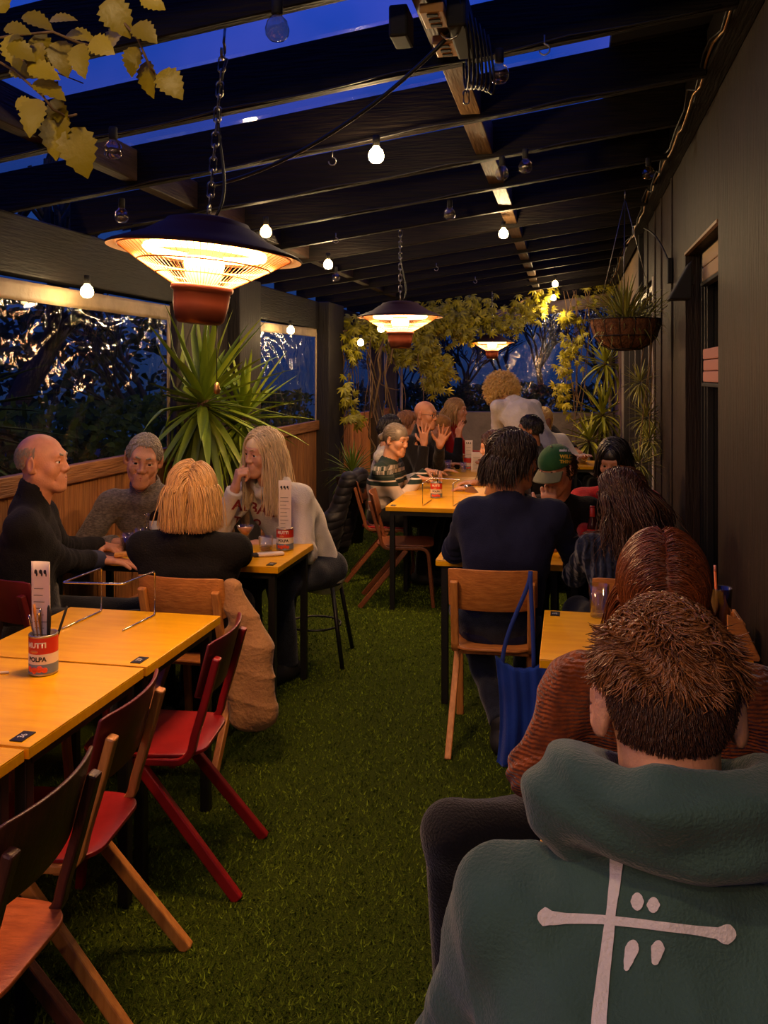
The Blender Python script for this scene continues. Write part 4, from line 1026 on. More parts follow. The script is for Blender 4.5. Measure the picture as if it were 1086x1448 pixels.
# --- red sweater behind
g=person('dark haired person in a red sweater behind the wavy haired woman',(.33,5.55),-92,s=1.06,lean=12,head=W(868,652,5.35),hpitch=20,hyaw=-15,R=dict(w=(.1,5.02,.80)),Lh=dict(w=(.5,5.0,.80)),skin='warm',top='sweater',topm=MC['redk'],trousm=MC['jeans'],hd=.0075,torso_w=1.1)
hair(g,H['black'],900,.11,m_scalp,lambda u:f_part(u,0,back=.1,dn=.6),k=6,gr=.3,up=.05,r0=.005,r1=.0015,stick=-.1,layer=.08,grow=(1.1,1.08,1.1),cap=(1.1,1.08,1.1),capcut=FACECUT)
# --- blonde bob, back to camera
g=person('woman in black with a blonde bob, her back to the camera',(-1.72,3.80),95,s=1.06,lean=4,head=W(272,697,3.95),hyaw=4,hpitch=4,R=dict(w=(-1.62,4.22,.80)),Lh=dict(w=(-1.80,4.22,.80)),elR=(.7,-.3,-1),elL=(-.7,-.3,-1),skin='fair',top='jumper',topm=MC['blackk'],trousm=MC['blacktr'],hd=.0065,face=False,torso_w=1.16)
hair(g,H['blonde'],6000,.265,lambda u:(u[:,2]>-.5)&~((u[:,1]>.6)&(u[:,2]<.5)),lambda u:f_part(u,.1,back=.1,dn=.5),k=18,gr=.26,up=.02,r0=.0019,r1=.0010,noise=.07,lenvar=.07,wave=.005,wfreq=5,stick=.0,layer=.16,lenf=(.5,.5),grow=(1.12,1.1,1.08),cap=(1.1,1.08,1.08),capcut=FACECUT)
# --- bald man, profile
g=person('bald man in black roll-collar fleece, in profile on the left',(-2.42,3.66),22,s=1.12,lean=6,head=W(60,655,4.08),hyaw=-14,hpitch=-2,R=dict(w=tuple(W(141,792,4.38)),d=(.95,.25,-.05),curl=.2),Lh=dict(w=tuple(W(143,772,4.75)),d=(.9,-.1,-.05),curl=.5),skin='ruddy',top='fleece',topm=MC['blackf'],collar='turtle',trousm=MC['blacktr'],hd=.0048,brow=H['salt'],torso_w=1.0,elR=(-.3,-.5,-1))
hair(g,H['grey'],1500,.012,lambda u:(u[:,2]<.42)&(u[:,2]>-.5)&(u[:,1]<.18)&~((np.abs(u[:,0])>.8)&(u[:,1]>-.3)&(u[:,2]<.0)),lambda u:np.stack([u[:,0]*.1,-.4*np.ones(len(u)),-np.ones(len(u))],1),k=4,up=.12,r0=.0009,r1=.0004,colls=False,grow=(.985,.985,.985))
f=SDF(); a,e,w=g.arm[1]; d=(w-e).normalized(); f.rc(w-d*.1,w+d*.0,.046*g.s,.042*g.s); f.plane(w,d); f.plane(w-d*.085,-d); sdf_obj('cuff',f,.006,mat('cuff_navy',srgb(40,42,66),rough=.8),g.root)
# --- grey-haired man
g=person('grey-haired man in grey quarter-zip sweater by the fence',(-2.26,5.03),-72,s=1.18,lean=22,head=W(203,650,4.93),hyaw=6,hpitch=12,hroll=-8,R=dict(w=tuple(W(165,768,4.85)),d=(.85,-.3,.05),curl=.35),Lh=dict(w=tuple(W(205,765,4.85)),d=(-.85,-.25,.05),curl=.4),skin='warm',top='sweater',topm=MC['grey'],collar='zip',trousm=MC['jeans'],hd=.0052,brow=H['salt'],torso_w=1.08,elR=(-1,.1,-.6),elL=(1,.3,-.6))
hair(g,H['grey'],2600,.017,m_scalp,lambda u:f_short(u,.15,.25),k=5,gr=.05,up=.12,r0=.0028,r1=.0008,stick=.2,layer=.04,colls=False,grow=(.995,1.0,1.01),cap=(1.0,1.005,1.015),capcut=SHORTCUT+[((0,.11,.03),(.07,.07,.075))])
zz=MB(); zz.bar(g.c7+g.Fn*.062+V((0,0,.02)),g.ch+g.Fn*.13+g.sp*.04,.008,.004,up=tuple(g.Fn)); zz.build('zip',M['black'],g.root,world=True)
# --- hooded woman, fist at her mouth
g=person('woman in a pale lettered hoodie, long blonde hair, fist at her mouth',(-1.50,5.14),-112,s=1.12,lean=10,head=W(372,640,5.16),hyaw=-10,hpitch=8,hroll=-6,R=dict(w=tuple(W(333,690,5.0)),d=(.25,-.1,1),n=(.7,.5,-.1),curl=1.25,thumb=.9),Lh=dict(w=tuple(W(362,770,4.98)),d=(-.9,-.2,0),curl=.4),skin='fair',top='hoodie',topm=MC['pale'],collar='hood',trousm=MC['jeans'],hd=.0052,brow=H['dirty'],torso_w=1.05,elR=(-.5,-.4,-1),elL=(.9,.2,-.6),sleeve=.98)
hs=SDF(); hc=g.c7+V((0,0,.02)); F,Rr=g.F,g.R
for sx in(-1,1): hs.rc(hc+Rr*sx*.11+F*.02,hc-F*.10+V((0,0,.04)),.045,.05,k=.04); hs.rc(hc+Rr*sx*.11+F*.02,hc+F*.09-V((0,0,.06)),.04,.02,k=.04)
hs.rc(hc-F*.08+V((0,0,.02)),hc-F*.12-V((0,0,.08)),.06,.04,k=.04); hs.rc(hc-V((0,0,.05)),hc+V((0,0,.2))+F*.03,.075,.11,k=.02,mode='s')
hs.disp(lambda P:.004*vnoise(P,40,8)); sdf_obj('hood',hs,.0065,MC['pale'],g.root)
hair(g,H['ash'],3200,.40,lambda u:(u[:,2]>-.45)&~((u[:,1]>.55)&(u[:,2]<.6)),lambda u:f_part(u,-.15,back=.25,dn=.4),k=20,gr=.26,up=.02,r0=.0024,r1=.001,noise=.05,wave=.006,wfreq=7,stick=-.05,layer=.1,lenf=(.55,.5),grow=(1.07,1.07,1.08),cap=(1.07,1.07,1.07),capcut=FACECUT)
bpy.context.view_layer.update()
def camtext(name,tx,px,py,d,size,m,target,parent,bold=.002,rot=0,off=.004):
    me=text_mesh(tx,size,bold); c=W(px,py,d); fw=V((-sP,cP,0)); rt=V((cP,sP,0)); up=V((0,0,1))
    r2=rt*math.cos(rot)+up*math.sin(rot); u2=up*math.cos(rot)-rt*math.sin(rot)
    me.transform(Matrix(((r2.x,u2.x,fw.x,c.x),(r2.y,u2.y,fw.y,c.y),(r2.z,u2.z,fw.z,c.z),(0,0,0,1))))
    return project_part(name,me,target,(0,0,CH),m,parent,off)
camtext('chest_print','ALBAIS',361,719,5.0,.085,MC['maroon'],g.top,g.root,rot=-.18)
camtext('chest_print','THLO',350,738,5.0,.06,MC['maroon'],g.top,g.root,rot=-.12)
# --- patterned sweater
m=bpy.data.materials.new('nordic_knit'); m.use_nodes=True; nt=m.node_tree; b=nt.nodes['Principled BSDF']; b.inputs['Roughness'].default_value=.9; L=nt.links.new
tc=nt.nodes.new('ShaderNodeTexCoord'); sx=nt.nodes.new('ShaderNodeSeparateXYZ'); L(tc.outputs['Object'],sx.inputs[0])
rp=nt.nodes.new('ShaderNodeValToRGB'); rp.color_ramp.interpolation='CONSTANT'; e=rp.color_ramp.elements; e[0].position=0; e[0].color=srgb(206,184,164); e[1].position=.80; e[1].color=srgb(26,44,38)
for pz,cc in((.835,(222,206,190)),(.845,(26,44,38)),(.875,(60,70,66)),(.885,(26,44,38))): q=e.new(pz); q.color=srgb(*cc)
L(sx.outputs['Z'],rp.inputs['Fac'])
vo=nt.nodes.new('ShaderNodeTexBrick'); vo.inputs['Scale'].default_value=16; vo.inputs['Color1'].default_value=(0,0,0,1); vo.inputs['Color2'].default_value=(1,1,1,1); vo.inputs['Mortar'].default_value=(0,0,0,1); vo.inputs['Brick Width'].default_value=.25; vo.inputs['Row Height'].default_value=.55; vo.inputs['Bias'].default_value=-.1
mp=nt.nodes.new('ShaderNodeMapping'); mp.inputs['Rotation'].default_value=(PI/2,0,0); L(tc.outputs['Object'],mp.inputs[0]); L(mp.outputs[0],vo.inputs['Vector'])
gt=nt.nodes.new('ShaderNodeMath'); gt.operation='GREATER_THAN'; gt.inputs[1].default_value=.895; L(sx.outputs['Z'],gt.inputs[0])
lt=nt.nodes.new('ShaderNodeMath'); lt.operation='LESS_THAN'; lt.inputs[1].default_value=.965; L(sx.outputs['Z'],lt.inputs[0])
mu=nt.nodes.new('ShaderNodeMath'); mu.operation='MULTIPLY'; L(gt.outputs[0],mu.inputs[0]); L(lt.outputs[0],mu.inputs[1])
mu2=nt.nodes.new('ShaderNodeMath'); mu2.operation='MULTIPLY'; L(mu.outputs[0],mu2.inputs[0]); L(vo.outputs['Color'],mu2.inputs[1])
mx=nt.nodes.new('ShaderNodeMix'); mx.data_type='RGBA'; L(mu2.outputs[0],mx.inputs[0]); L(rp.outputs[0],mx.inputs[6]); mx.inputs[7].default_value=srgb(206,196,186); L(mx.outputs[2],b.inputs['Base Color'])
g=person('person in green and cream patterned sweater, grey hair tied back',(-1.53,7.25),-10,s=1.06,lean=18,head=W(560,622,7.3),hyaw=-14,hpitch=12,R=dict(w=tuple(W(592,676,7.35)),d=(.9,.2,-.1),curl=.5),Lh=dict(w=tuple(W(604,666,7.75)),d=(.8,-.2,0),curl=.6),skin='fair',top='sweater',topm=m,trousm=MC['blacktr'],hd=.0065,brow=H['dirty'],elR=(-.2,-.6,-1))
hair(g,H['salt'],1300,.12,m_scalp,lambda u:f_back(u,.5),k=6,gr=.02,up=.0,r0=.004,r1=.003,noise=.03,stick=-.8,layer=.03,colls=False,grow=(1.05,1.05,1.05),cap=(1.06,1.06,1.07),capcut=FACECUT)
f=SDF(); f.el(g.hp(0,-.125,-.01),[.04,.036,.04]); f.disp(lambda P:.003*vnoise(P,120,2)); sdf_obj('hair_bun',f,.005,H['salt'],g.root)
# --- the rest of the long table, left side
g=person('dark haired person in a pale top behind the patterned sweater',(-1.62,7.98),-5,s=1.03,lean=6,head=W(553,607,8.0),hyaw=-10,hpitch=5,skin='fair',top='tee',topm=MC['white'],trousm=MC['blacktr'],hd=.0075,brow=H['black'],R=dict(w=(-1.25,7.9,.8)),Lh=dict(w=(-1.2,8.2,.8)))
hair(g,H['black'],900,.05,m_scalp,lambda u:f_short(u),k=5,up=.12,stick=.2,r0=.005,r1=.002,colls=False,cap=(1.07,1.06,1.08),capcut=SHORTCUT)
g=person('brown haired person between the dark head and the clapping man',(-1.62,8.62),0,s=1.03,lean=6,head=W(576,600,8.65),hyaw=-5,hpitch=5,skin='warm',top='jumper',topm=MC['brown'],trousm=MC['blacktr'],hd=.0075,brow=H['light'],R=dict(w=(-1.25,8.6,.8)),Lh=dict(w=(-1.2,8.8,.8)))
hair(g,H['light'],900,.06,m_scalp,lambda u:f_short(u),k=5,up=.12,stick=.2,r0=.005,r1=.002,colls=False,cap=(1.07,1.06,1.08),capcut=SHORTCUT)
g=person('bald man with glasses and black jacket, hands raised mid-clap',(-1.44,8.1),-14,s=1.08,lean=8,head=W(602,587,8.25),hyaw=-8,hpitch=4,skin='ruddy',top='jacket',topm=MC['jacket'],collar='zip',trousm=MC['blacktr'],hd=.006,brow=H['salt'],R=dict(w=tuple(W(600,628,8.0)),d=(-.05,.05,1),n=(.3,.9,0),curl=.12,spread=.4),Lh=dict(w=tuple(W(622,630,8.05)),d=(.35,.0,1),n=(-.1,-.9,.1),curl=.12,spread=.45),elR=(0,-.2,-1),elL=(.2,0,-1),sleeve=.97)
glasses(g,M['blackm'])
g=person('person in tan beanie half hidden behind the raised hands',(-1.50,9.15),-4,s=1.0,lean=14,head=W(624,605,9.1),hyaw=0,hpitch=14,skin='ruddy',top='jumper',topm=MC['blackk'],trousm=MC['blacktr'],hd=.0075,R=dict(w=(-1.1,8.95,1.06),d=(.1,0,1),n=(.6,.6,0),curl=.2),Lh=dict(w=(-1.1,9.2,.82)))
be=empty('beanie',tuple(g.hp(0,0,.05)),0,'tan knitted beanie worn by the half hidden person','hat')
f=SDF(); f.el(g.hp(0,-.012,.05),[.088,.106,.088],rot=[[g.H[i][j] for j in range(3)] for i in range(3)]); f.plane(g.hp(0,0,.02),g.H@V((0,.1,-1))); sdf_obj('knit',f,.007,cloth('beanie_tan',(168,116,62),bs=60),be)
g=person('bearded man in a red shirt with long blond hair',(-1.42,9.62),-8,s=1.1,lean=14,head=W(645,581,9.55),hyaw=2,hpitch=0,skin='warm',top='shirt',topm=MC['redk'],collar='zip',trousm=MC['blacktr'],hd=.007,brow=H['dirty'],R=dict(w=(-.95,9.55,.82),d=(1,.1,0),curl=.4),Lh=dict(w=(-.86,9.85,.82),d=(1,-.2,0),curl=.4))
hair(g,H['dirty'],1100,.20,m_scalp,lambda u:f_back(u,.6),k=8,gr=.3,up=.02,stick=-.1,r0=.0045,r1=.002,grow=(1.05,1.05,1.05),cap=(1.05,1.05,1.05),capcut=FACECUT)
f=SDF(); s=g.s
for q in(1,-1): f.rc(g.hp(q*.05,.015,-.06),g.hp(q*.022,.074,-.1),.012*s,.015*s,k=.01)
f.el(g.hp(0,.082,-.104),[.026*s,.018*s,.026*s],k=.012); f.rc(g.hp(-.022,.09,-.056),g.hp(.022,.09,-.056),.0055*s,k=.004); sdf_obj('beard',f,.005,H['brown'],g.root)
# --- right side of the long table
g=person('woman in a brown sweater and wristwatch reaching across the table',(-.36,7.45),172,s=1.05,lean=14,head=W(698,632,7.25),hyaw=14,hpitch=10,Lh=dict(w=tuple(W(662,690,7.2)),d=(-.95,.1,-.05),curl=.4),R=dict(w=tuple(W(672,682,7.6)),d=(-.9,-.1,0),curl=.3),skin='fair',top='sweater',topm=MC['brown'],trousm=MC['blacktr'],hd=.0068,elL=(.2,-.5,-1))
hair(g,H['brown'],1700,.26,m_scalp,lambda u:f_part(u,0,back=.4,dn=.4),k=9,gr=.28,up=.04,stick=-.1,layer=.12,r0=.0045,r1=.0015,wave=.01,wfreq=8,grow=(1.12,1.1,1.1),cap=(1.1,1.08,1.08),capcut=FACECUT)
a,e,w=g.arm[-1]; d=(w-e).normalized(); q=MB(); ax=d.to_track_quat('Z','Y').to_matrix()
q.lathe([(.030,-.012),(.034,-.012),(.034,.012),(.030,.012),(.030,-.012)],c=w-d*.002,n=20,axis=ax)
wt=empty('wristwatch',tuple(w),0,'black wristwatch on the brown sleeved arm','watch'); q.build('strap',M['blackm'],wt,world=True)
MB().lathe([(0,.041),(.015,.041),(.017,.037),(.017,.033)],c=w,n=16,axis=(V((-.5,-.6,.6))-d*V((-.5,-.6,.6)).dot(d)).normalized().to_track_quat('Z','Y').to_matrix()).build('watch_face',M['chrome'],wt,world=True)
g=person('man with short black hair in profile, dark top, far right of the long table',(-.30,8.55),176,s=1.07,lean=5,head=W(749,607,8.4),hyaw=4,hpitch=4,skin='tan',top='jumper',topm=MC['jacket'],trousm=MC['blacktr'],hd=.0068,brow=H['black'],R=dict(w=(-.7,8.7,.82)),Lh=dict(w=(-.7,8.3,.82)))
hair(g,H['black'],1300,.035,m_scalp,lambda u:f_short(u,.6,.1),k=5,up=.12,stick=.3,r0=.0045,r1=.0015,colls=False,grow=(1.04,1.04,1.06),cap=(1.02,1.02,1.04),capcut=SHORTCUT)
g=person('curly haired woman in a sheer white shirt, standing and bending over',(-.30,9.15),118,s=1.08,lean=30,head=W(710,556,9.32),c7at=W(726,568,9.15),hyaw=10,hpitch=36,stand=.95,skin='fair',top='shirt',topm=MC['sheer'],trousm=MC['blacktr'],hd=.008,R=dict(w=(-.55,9.75,.9)),Lh=dict(w=(-.75,9.45,.85)),face=False,wrinkle=.003,torso_w=1.1)
f=SDF(); f.rc(g.ub-g.Fn*.02,g.p0,.17,.2,k=.08,flat=(g.Fn,1.25)); f.rc(g.ub+g.R*.1,g.ub-g.R*.1,.12,.12,k=.08,flat=(g.Fn,1.2)); f.rc(g.c7-g.R*.04,g.c7+g.R*.04-g.F*.01,.062,.062,k=.03); f.plane(g.p0-V((0,0,.1)),(0,0,-1)); f.disp(lambda P: .006*(np.abs(vnoise(P*np.array([1.4,1.4,.3],np.float32),26,11))*1.5-.5)); sdf_obj('loose_back',f,.009,MC['sheer'],g.root)
hair(g,H['gold'],3000,.10,lambda u:(u[:,2]>-.6)&~((u[:,1]>.7)&(u[:,2]<.3)),lambda u:u*.4,k=14,gr=.03,up=1.0,r0=.004,r1=.0016,noise=.25,helix=.011,hturn=3,colls=False,grow=(1.06,1.05,1.06),cap=(1.16,1.14,1.16),capcut=FACECUT[:1])
g=person('bald man far back beyond the black haired man',(-.1,10.75),-100,s=1.1,lean=4,head=W(752,580,10.7),hpitch=8,skin='ruddy',top='jumper',topm=MC['blackk'],trousm=MC['blacktr'],hd=.009,face=False,R=dict(w=(-.3,10.3,.82)),Lh=dict(w=(.1,10.3,.82)),seat=.5)
g=person('blonde woman in a pale top behind the black haired man',(.05,9.98),-75,s=1.05,lean=5,head=W(768,593,9.8),hpitch=12,hyaw=30,skin='fair',top='shirt',topm=MC['sheer'],trousm=MC['blacktr'],hd=.0085,face=False,R=dict(w=(.0,9.72,.82)),Lh=dict(w=(.16,9.72,.82)))
hair(g,H['gold'],1100,.16,m_scalp,lambda u:f_part(u,0,back=.3,dn=.4),k=7,gr=.3,up=.04,stick=-.1,r0=.005,r1=.002,wave=.008,wfreq=8,grow=(1.1,1.08,1.1),cap=(1.1,1.08,1.1),capcut=FACECUT)
# ------------------------------------------------------------------ plants
def leafm(n,c,c2=None,rough=.42,isl=.3): return mat(n,srgb(*c),rough=rough,island=isl,spec=.4,bump=.15,bscale=30)
LF=dict(yucca=leafm('yucca_leaf',(134,156,44)),drac=leafm('dracaena_leaf',(150,152,44)),ivy=leafm('ivy_leaf',(152,142,30),isl=.45),near=leafm('vine_leaf',(150,130,10),isl=.35),spider=leafm('spider_leaf',(142,140,62)),fern=leafm('fern_leaf',(104,128,36)),hedge=mat('hedge_leaf',srgb(56,76,34),rough=.8,spec=.1,island=.4),dark=mat('night_leaf',srgb(40,56,36),rough=.85,spec=.1,island=.3))
BARK=mat('bark',srgb(104,76,48),rough=.85,bump=.6,bscale=30,stretch=(4,4,1),col2=srgb(70,50,32),cscale=14)
TWIG=mat('twig',srgb(120,92,58),rough=.8)
TERRA=mat('terracotta',srgb(120,70,46),rough=.8,bump=.2,bscale=40); POTB=mat('pot_black',srgb(30,28,27),rough=.6)
def blade(m,base,d,L,w,droop,seg=8,up=V((0,0,1)),fold=.25,xmin=None,xmax=None):
    """a sword leaf: starts along d, bends down by droop, folded along its middle"""
    d=V(d).normalized(); p=V(base); side=d.cross(up); 
    if side.length<.05: side=d.cross(V((1,.2,0)))
    side.normalize(); vs=[]; dr=d.copy()
    for i in range(seg+1):
        t=i/seg; ww=w*(.45+.55*min(1,t*4))*(1-max(0,(t-.35)/.65)**1.7); nn=side.cross(dr).normalized()
        for e in(-1,0,1): vs.append(p+side*e*ww/2+nn*(abs(e)*fold*ww))
        p=p+dr*(L/seg); dr=(dr-up*droop*(.4+t)/seg).normalized()
        if xmin is not None and p.x<xmin: p.x=xmin
        if xmax is not None and p.x>xmax: p.x=xmax
    fs=[]
    for i in range(seg):
        for j in(0,1): a=i*3+j; fs.append((a,a+1,a+4,a+3))
    m.add(vs,fs,True)
def rosette(m,c,n,L,w,rnd,axis=V((0,0,1)),spread=(5,150),droop=.5,**k):
    x=axis.orthogonal().normalized(); y=axis.cross(x)
    for i in range(n):
        t=(i+.5)/n; el=math.radians(spread[0]+(spread[1]-spread[0])*t**.8+rnd.uniform(-6,6)); az=i*2.39996+rnd.uniform(-.2,.2)
        d=axis*math.cos(el)+(x*math.cos(az)+y*math.sin(az))*math.sin(el)
        blade(m,c-axis*.10*t*L+d*.02,d,L*rnd.uniform(.82,1.1),w*rnd.uniform(.85,1.15),droop*rnd.uniform(.5,1.5)*(.3+t),**k)
rd=random.Random(3)
# yucca in the corner by the post
yc=V((-2.36,5.95,0)); yu=empty('yucca_plant',tuple(yc),0,'large two-headed yucca with sword leaves standing against the post','plant')
h1=W(287,566,6.05); h2=W(345,588,6.35)
MB().tube(bez(yc+V((0,0,.2)),yc+V((.05,0,.6)),h1-V((0,0,.5)),h1,12),[.05]*6+[.042]*7,10).build('trunk',BARK,yu,world=True)
MB().tube(bez(yc+V((.03,.03,.2)),yc+V((.1,.1,.6)),h2-V((0,0,.5)),h2,12),.036,10).build('trunk',BARK,yu,world=True)
m=MB(); rosette(m,h1,84,.68,.060,rd,spread=(4,168),droop=.42,xmin=XL+.05); m.build('leaf_crown',LF['yucca'],yu,world=True)
m=MB(); rosette(m,h2,56,.54,.048,rd,spread=(4,160),droop=.4,xmin=XL+.05); m.build('leaf_crown',LF['yucca'],yu,world=True)
MB().lathe([(0,0),(.15,0),(.2,.34),(.215,.34),(.215,.37),(.19,.37),(.18,.33),(0,.33)],c=yc,n=28).build('pot',POTB,yu,world=True)
# dracaena by the folding door
dc=V((.36,12.1,0)); dr=empty('dracaena_plant',tuple(dc),0,'yellow-green strappy dracaena with three heads beside the folding door','plant')
for px,py,d,n,L in((856,512,11.8,44,.46),(852,585,11.6,52,.52),(833,622,11.4,36,.44)):
    c=W(px,py,d); MB().tube(bez(dc+V((rd.uniform(-.05,.05),0,.2)),dc+V((0,0,.7)),c-V((0,0,.4)),c,10),.022,8).build('trunk',BARK,dr,world=True)
    m=MB(); rosette(m,c,n,L,.045,rd,spread=(6,150),droop=.7,xmax=XR-.02); m.build('leaf_crown',LF['drac'],dr,world=True)
MB().lathe([(0,0),(.14,0),(.18,.3),(.195,.3),(.195,.33),(.17,.33),(.16,.3),(0,.3)],c=dc,n=28).build('pot',TERRA,dr,world=True)
# spider plant by the fence post
fc=W(498,668,9.0); sp=empty('spider_plant',(fc.x,fc.y,0),0,'bushy grass-leaved plant in a tall pot by the vine covered post','plant')
m=MB(); rosette(m,fc,80,.34,.02,rd,spread=(5,125),droop=1.1,xmin=XL+.05); m.build('leaves',LF['fern'],sp,world=True)
zt=fc.z-.03; MB().lathe([(0,0),(.11,0),(.16,zt-.02),(.175,zt-.02),(.175,zt),(.15,zt),(.14,zt-.03),(0,zt-.03)],c=(fc.x,fc.y,0),n=24).build('pot',POTB,sp,world=True)
# hanging basket on the right wall
bc=WX(884,452,.36); hb=empty('hanging_basket',tuple(bc),0,'hanging coir basket of spider plant fixed to the dark wall','hanging basket')
prof=[(.225,0),(.222,-.04),(.2,-.11),(.155,-.165),(.09,-.198),(0,-.205)]
def bas(u,v):
    a=2*PI*u; k=v*(len(prof)-1); i=min(int(k),len(prof)-2); f=k-i; r=prof[i][0]*(1-f)+prof[i+1][0]*f; z=prof[i][1]*(1-f)+prof[i+1][1]*f
    q=abs(math.sin(a*7)); r*=1.0-.05*(1-q)**3; return bc+V((r*math.cos(a),r*math.sin(a),z))
MB().grid(bas,112,20).build('coir_liner',mat('coir',srgb(128,82,46),rough=.95,bump=.8,bscale=70,col2=srgb(92,56,30),cscale=26),hb,world=True)
wm=MB()
for i in range(14):
    a=2*PI*i/14; wm.tube([bc+V((r*1.0*math.cos(a),r*math.sin(a),z)) for r,z in[(p[0]+.003,p[1]) for p in prof]],.0025,5)
for r,z in((.23,0),(.205,-.11),(.11,-.195)): wm.tube([bc+V((r*math.cos(a),r*math.sin(a),z)) for a in[2*PI*i/40 for i in range(40)]],.0035,6,closed=True)
wm.build('wire_frame',M['black'],hb,world=True)
MB().lathe([(0,-.01),(.21,-.012)],c=bc,n=32).build('soil',mat('soil',srgb(50,38,28),rough=1,bump=.8,bscale=60),hb,world=True)
m=MB(); rosette(m,bc+V((0,0,.0)),120,.30,.014,rd,spread=(8,105),droop=1.5,xmax=XR-.02)
for i in range(40): 
    a=rd.uniform(0,2*PI); r=rd.uniform(.05,.2); blade(m,bc+V((r*math.cos(a),r*math.sin(a),0)),(math.cos(a)*.6,math.sin(a)*.6,.8),rd.uniform(.2,.36),.012,rd.uniform(1.2,2.6),xmax=XR-.02)
m.build('leaves',LF['spider'],hb,world=True)
ch=MB(); hk=V((bc.x,bc.y,2.86))
for i in range(3):
    a=2*PI*i/3+.4; ch.tube([bc+V((.225*math.cos(a),.225*math.sin(a),0)),hk],.0025,5)
ch.tube([hk,hk+V((0,0,roofz(hk.x)+.0-hk.z))],.004,6); ch.build('hanger',M['steel'],hb,world=True)
tr=MB()
for (px,py,X,n,L,dn) in((905,540,.50,60,.16,.0),(914,590,.55,90,.16,.0),(918,622,.56,70,.14,0),(904,655,.46,60,.17,0)):
    c=WX(px,py,X); m=MB(); rosette(m,c,n,L,.013,rd,spread=(15,170),droop=.9,xmax=XR-.015); m.build('plantlet',LF['spider'],hb,world=True); tr.tube(bez(bc+V((.12,-.16,-.0)),bc+V((.2,-.28,.02)),c+V((0,0,.3)),c,12),.003,5)
tr.build('runners',TWIG,hb,world=True)
# leaves: lobed / serrated flat leaf with a bent blade
def leaf(m,c,d,nrm,L,wd,serr=.10,fold=.18,curl=.3,n=9):
    d=V(d).normalized(); nrm=V(nrm); s=d.cross(nrm).normalized(); nr=s.cross(d)
    vs=[];
    for i in range(n+1):
        t=i/n; w=wd*(math.sin(PI*min(1,t**.72))**.8)*(1+serr*(1 if i%2 else -1))*.5 if 0<i<n else .001
        ct=c+d*(L*t)-nr*(curl*L*t*t)
        vs += [ct-s*w+nr*fold*w, ct, ct+s*w+nr*fold*w]
    fs=[]
    for i in range(n):
        for j in(0,1): a=i*3+j; fs.append((a,a+1,a+4,a+3))
    m.add(vs,fs,True)
# near vine hanging from the roof at upper left
nv=empty('climbing_vine',(-1.0,1.35,2.2),0,'sprigs of serrated vine leaves hanging in at the top left corner','vine')
stems=[[(-40,60),(20,50),(75,45),(110,60),(140,68)],[(-30,70),(20,100),(60,135),(75,155),(95,165),(108,162)],[(135,-30),(165,20),(195,55),(212,95),(222,108)]]
sm=MB()
for st_ in stems:
    P=[W(x,y,1.5+.03*math.sin(i*2)) for i,(x,y) in enumerate(st_)]; sm.tube(bez(P[0],P[1],P[-2],P[-1],14) if len(P)==4 else [p for a,b in zip(P,P[1:]) for p in(a,a.lerp(b,.5))]+[P[-1]],.0022,6)
sm.tube([W(0,75,1.6),W(60,95,1.6),W(118,118,1.62)],.0012,5)
sm.build('stem',TWIG,nv,world=True)
lm=MB()
LV=[(8,18,48,-20,-60),(32,22,44,70,20),(18,48,50,10,90),(48,50,48,60,100),(55,60,50,-10,95),(82,58,52,30,100),(112,62,48,10,85),(128,58,40,60,30),(95,48,42,80,10),(40,95,44,170,40),(48,116,48,180,70),(14,98,42,200,30),(55,140,54,-30,110),(72,142,42,40,60),(84,160,66,-15,100),(104,180,72,20,80),(150,0,58,40,60),(172,38,44,-40,70),(190,35,42,30,20),(192,66,42,-20,90),(208,86,52,0,100),(228,100,50,50,60),(200,-6,36,60,30),(12,62,40,160,80),(70,30,38,100,-20),(6,40,36,180,10),(22,145,30,180,40),(62,88,0,0,0)]
for x,y,L,dx,dy in LV:
    if not L: continue
    c=W(x,y,1.5+rd.uniform(-.04,.04)); rt=V((cP,sP,0)); d=rt*dx/100-V((0,0,1))*dy/100+V((0,-.25*rd.random(),0)); leaf(lm,c,d,V((-.15+rd.uniform(-.3,.3),-.8,.5+rd.uniform(-.3,.3))),L/1250*1.5,L/1250*1.5*.78,serr=.12,fold=.2,curl=.25,n=13)
lm.build('leaves',LF['near'],nv,world=True)
# ivy garland at the far end, with bare stems climbing the post
iv=empty('ivy_vine',tuple(W(560,470,11.2)),0,'mass of yellow-green climbing ivy across the far end of the roof','vine')
G=[(478,470,10.2),(500,465,10.4),(530,455,10.8),(570,448,11.2),(610,446,11.4),(650,440,11.6),(690,452,11.8),(715,440,12),(740,425,12.2),(765,412,12.4),(800,405,12.6),(845,398,12.8),(872,388,12.8)]
gm=MB(); gm.tube([W(*p) for p in G],.012,6)
lm=MB(); 
def ivyleaf(c,L):
    # palmate: five narrow leaflets
    ax=V((rd.uniform(-1,1),rd.uniform(-1,.1),rd.uniform(-1,.1))).normalized(); nr=V((rd.uniform(-.4,.4),-1,rd.uniform(-.2,.6))).normalized(); s=ax.cross(nr).normalized(); ax=nr.cross(s)*-1 if False else s.cross(nr)*-1
    for k in(-2,-1,0,1,2):
        a=k*.62; d=ax*math.cos(a)+s*math.sin(a); leaf(lm,c,d,nr,L*(1-.12*abs(k)),L*.25,serr=.03,fold=.15,curl=.3,n=4)
def cloud(px,py,d,rx,ry,n,L=.088):
    for _ in range(int(n*1.7)):
        u,v=rd.gauss(0,.5),rd.gauss(0,.5); c=W(px+u*rx,py+v*ry,d+rd.gauss(0,.18)); 
        if c.z>roofz(c.x)+.1: c.z=roofz(c.x)-rd.uniform(0,.2)
        ivyleaf(c,L*rd.uniform(.7,1.25))
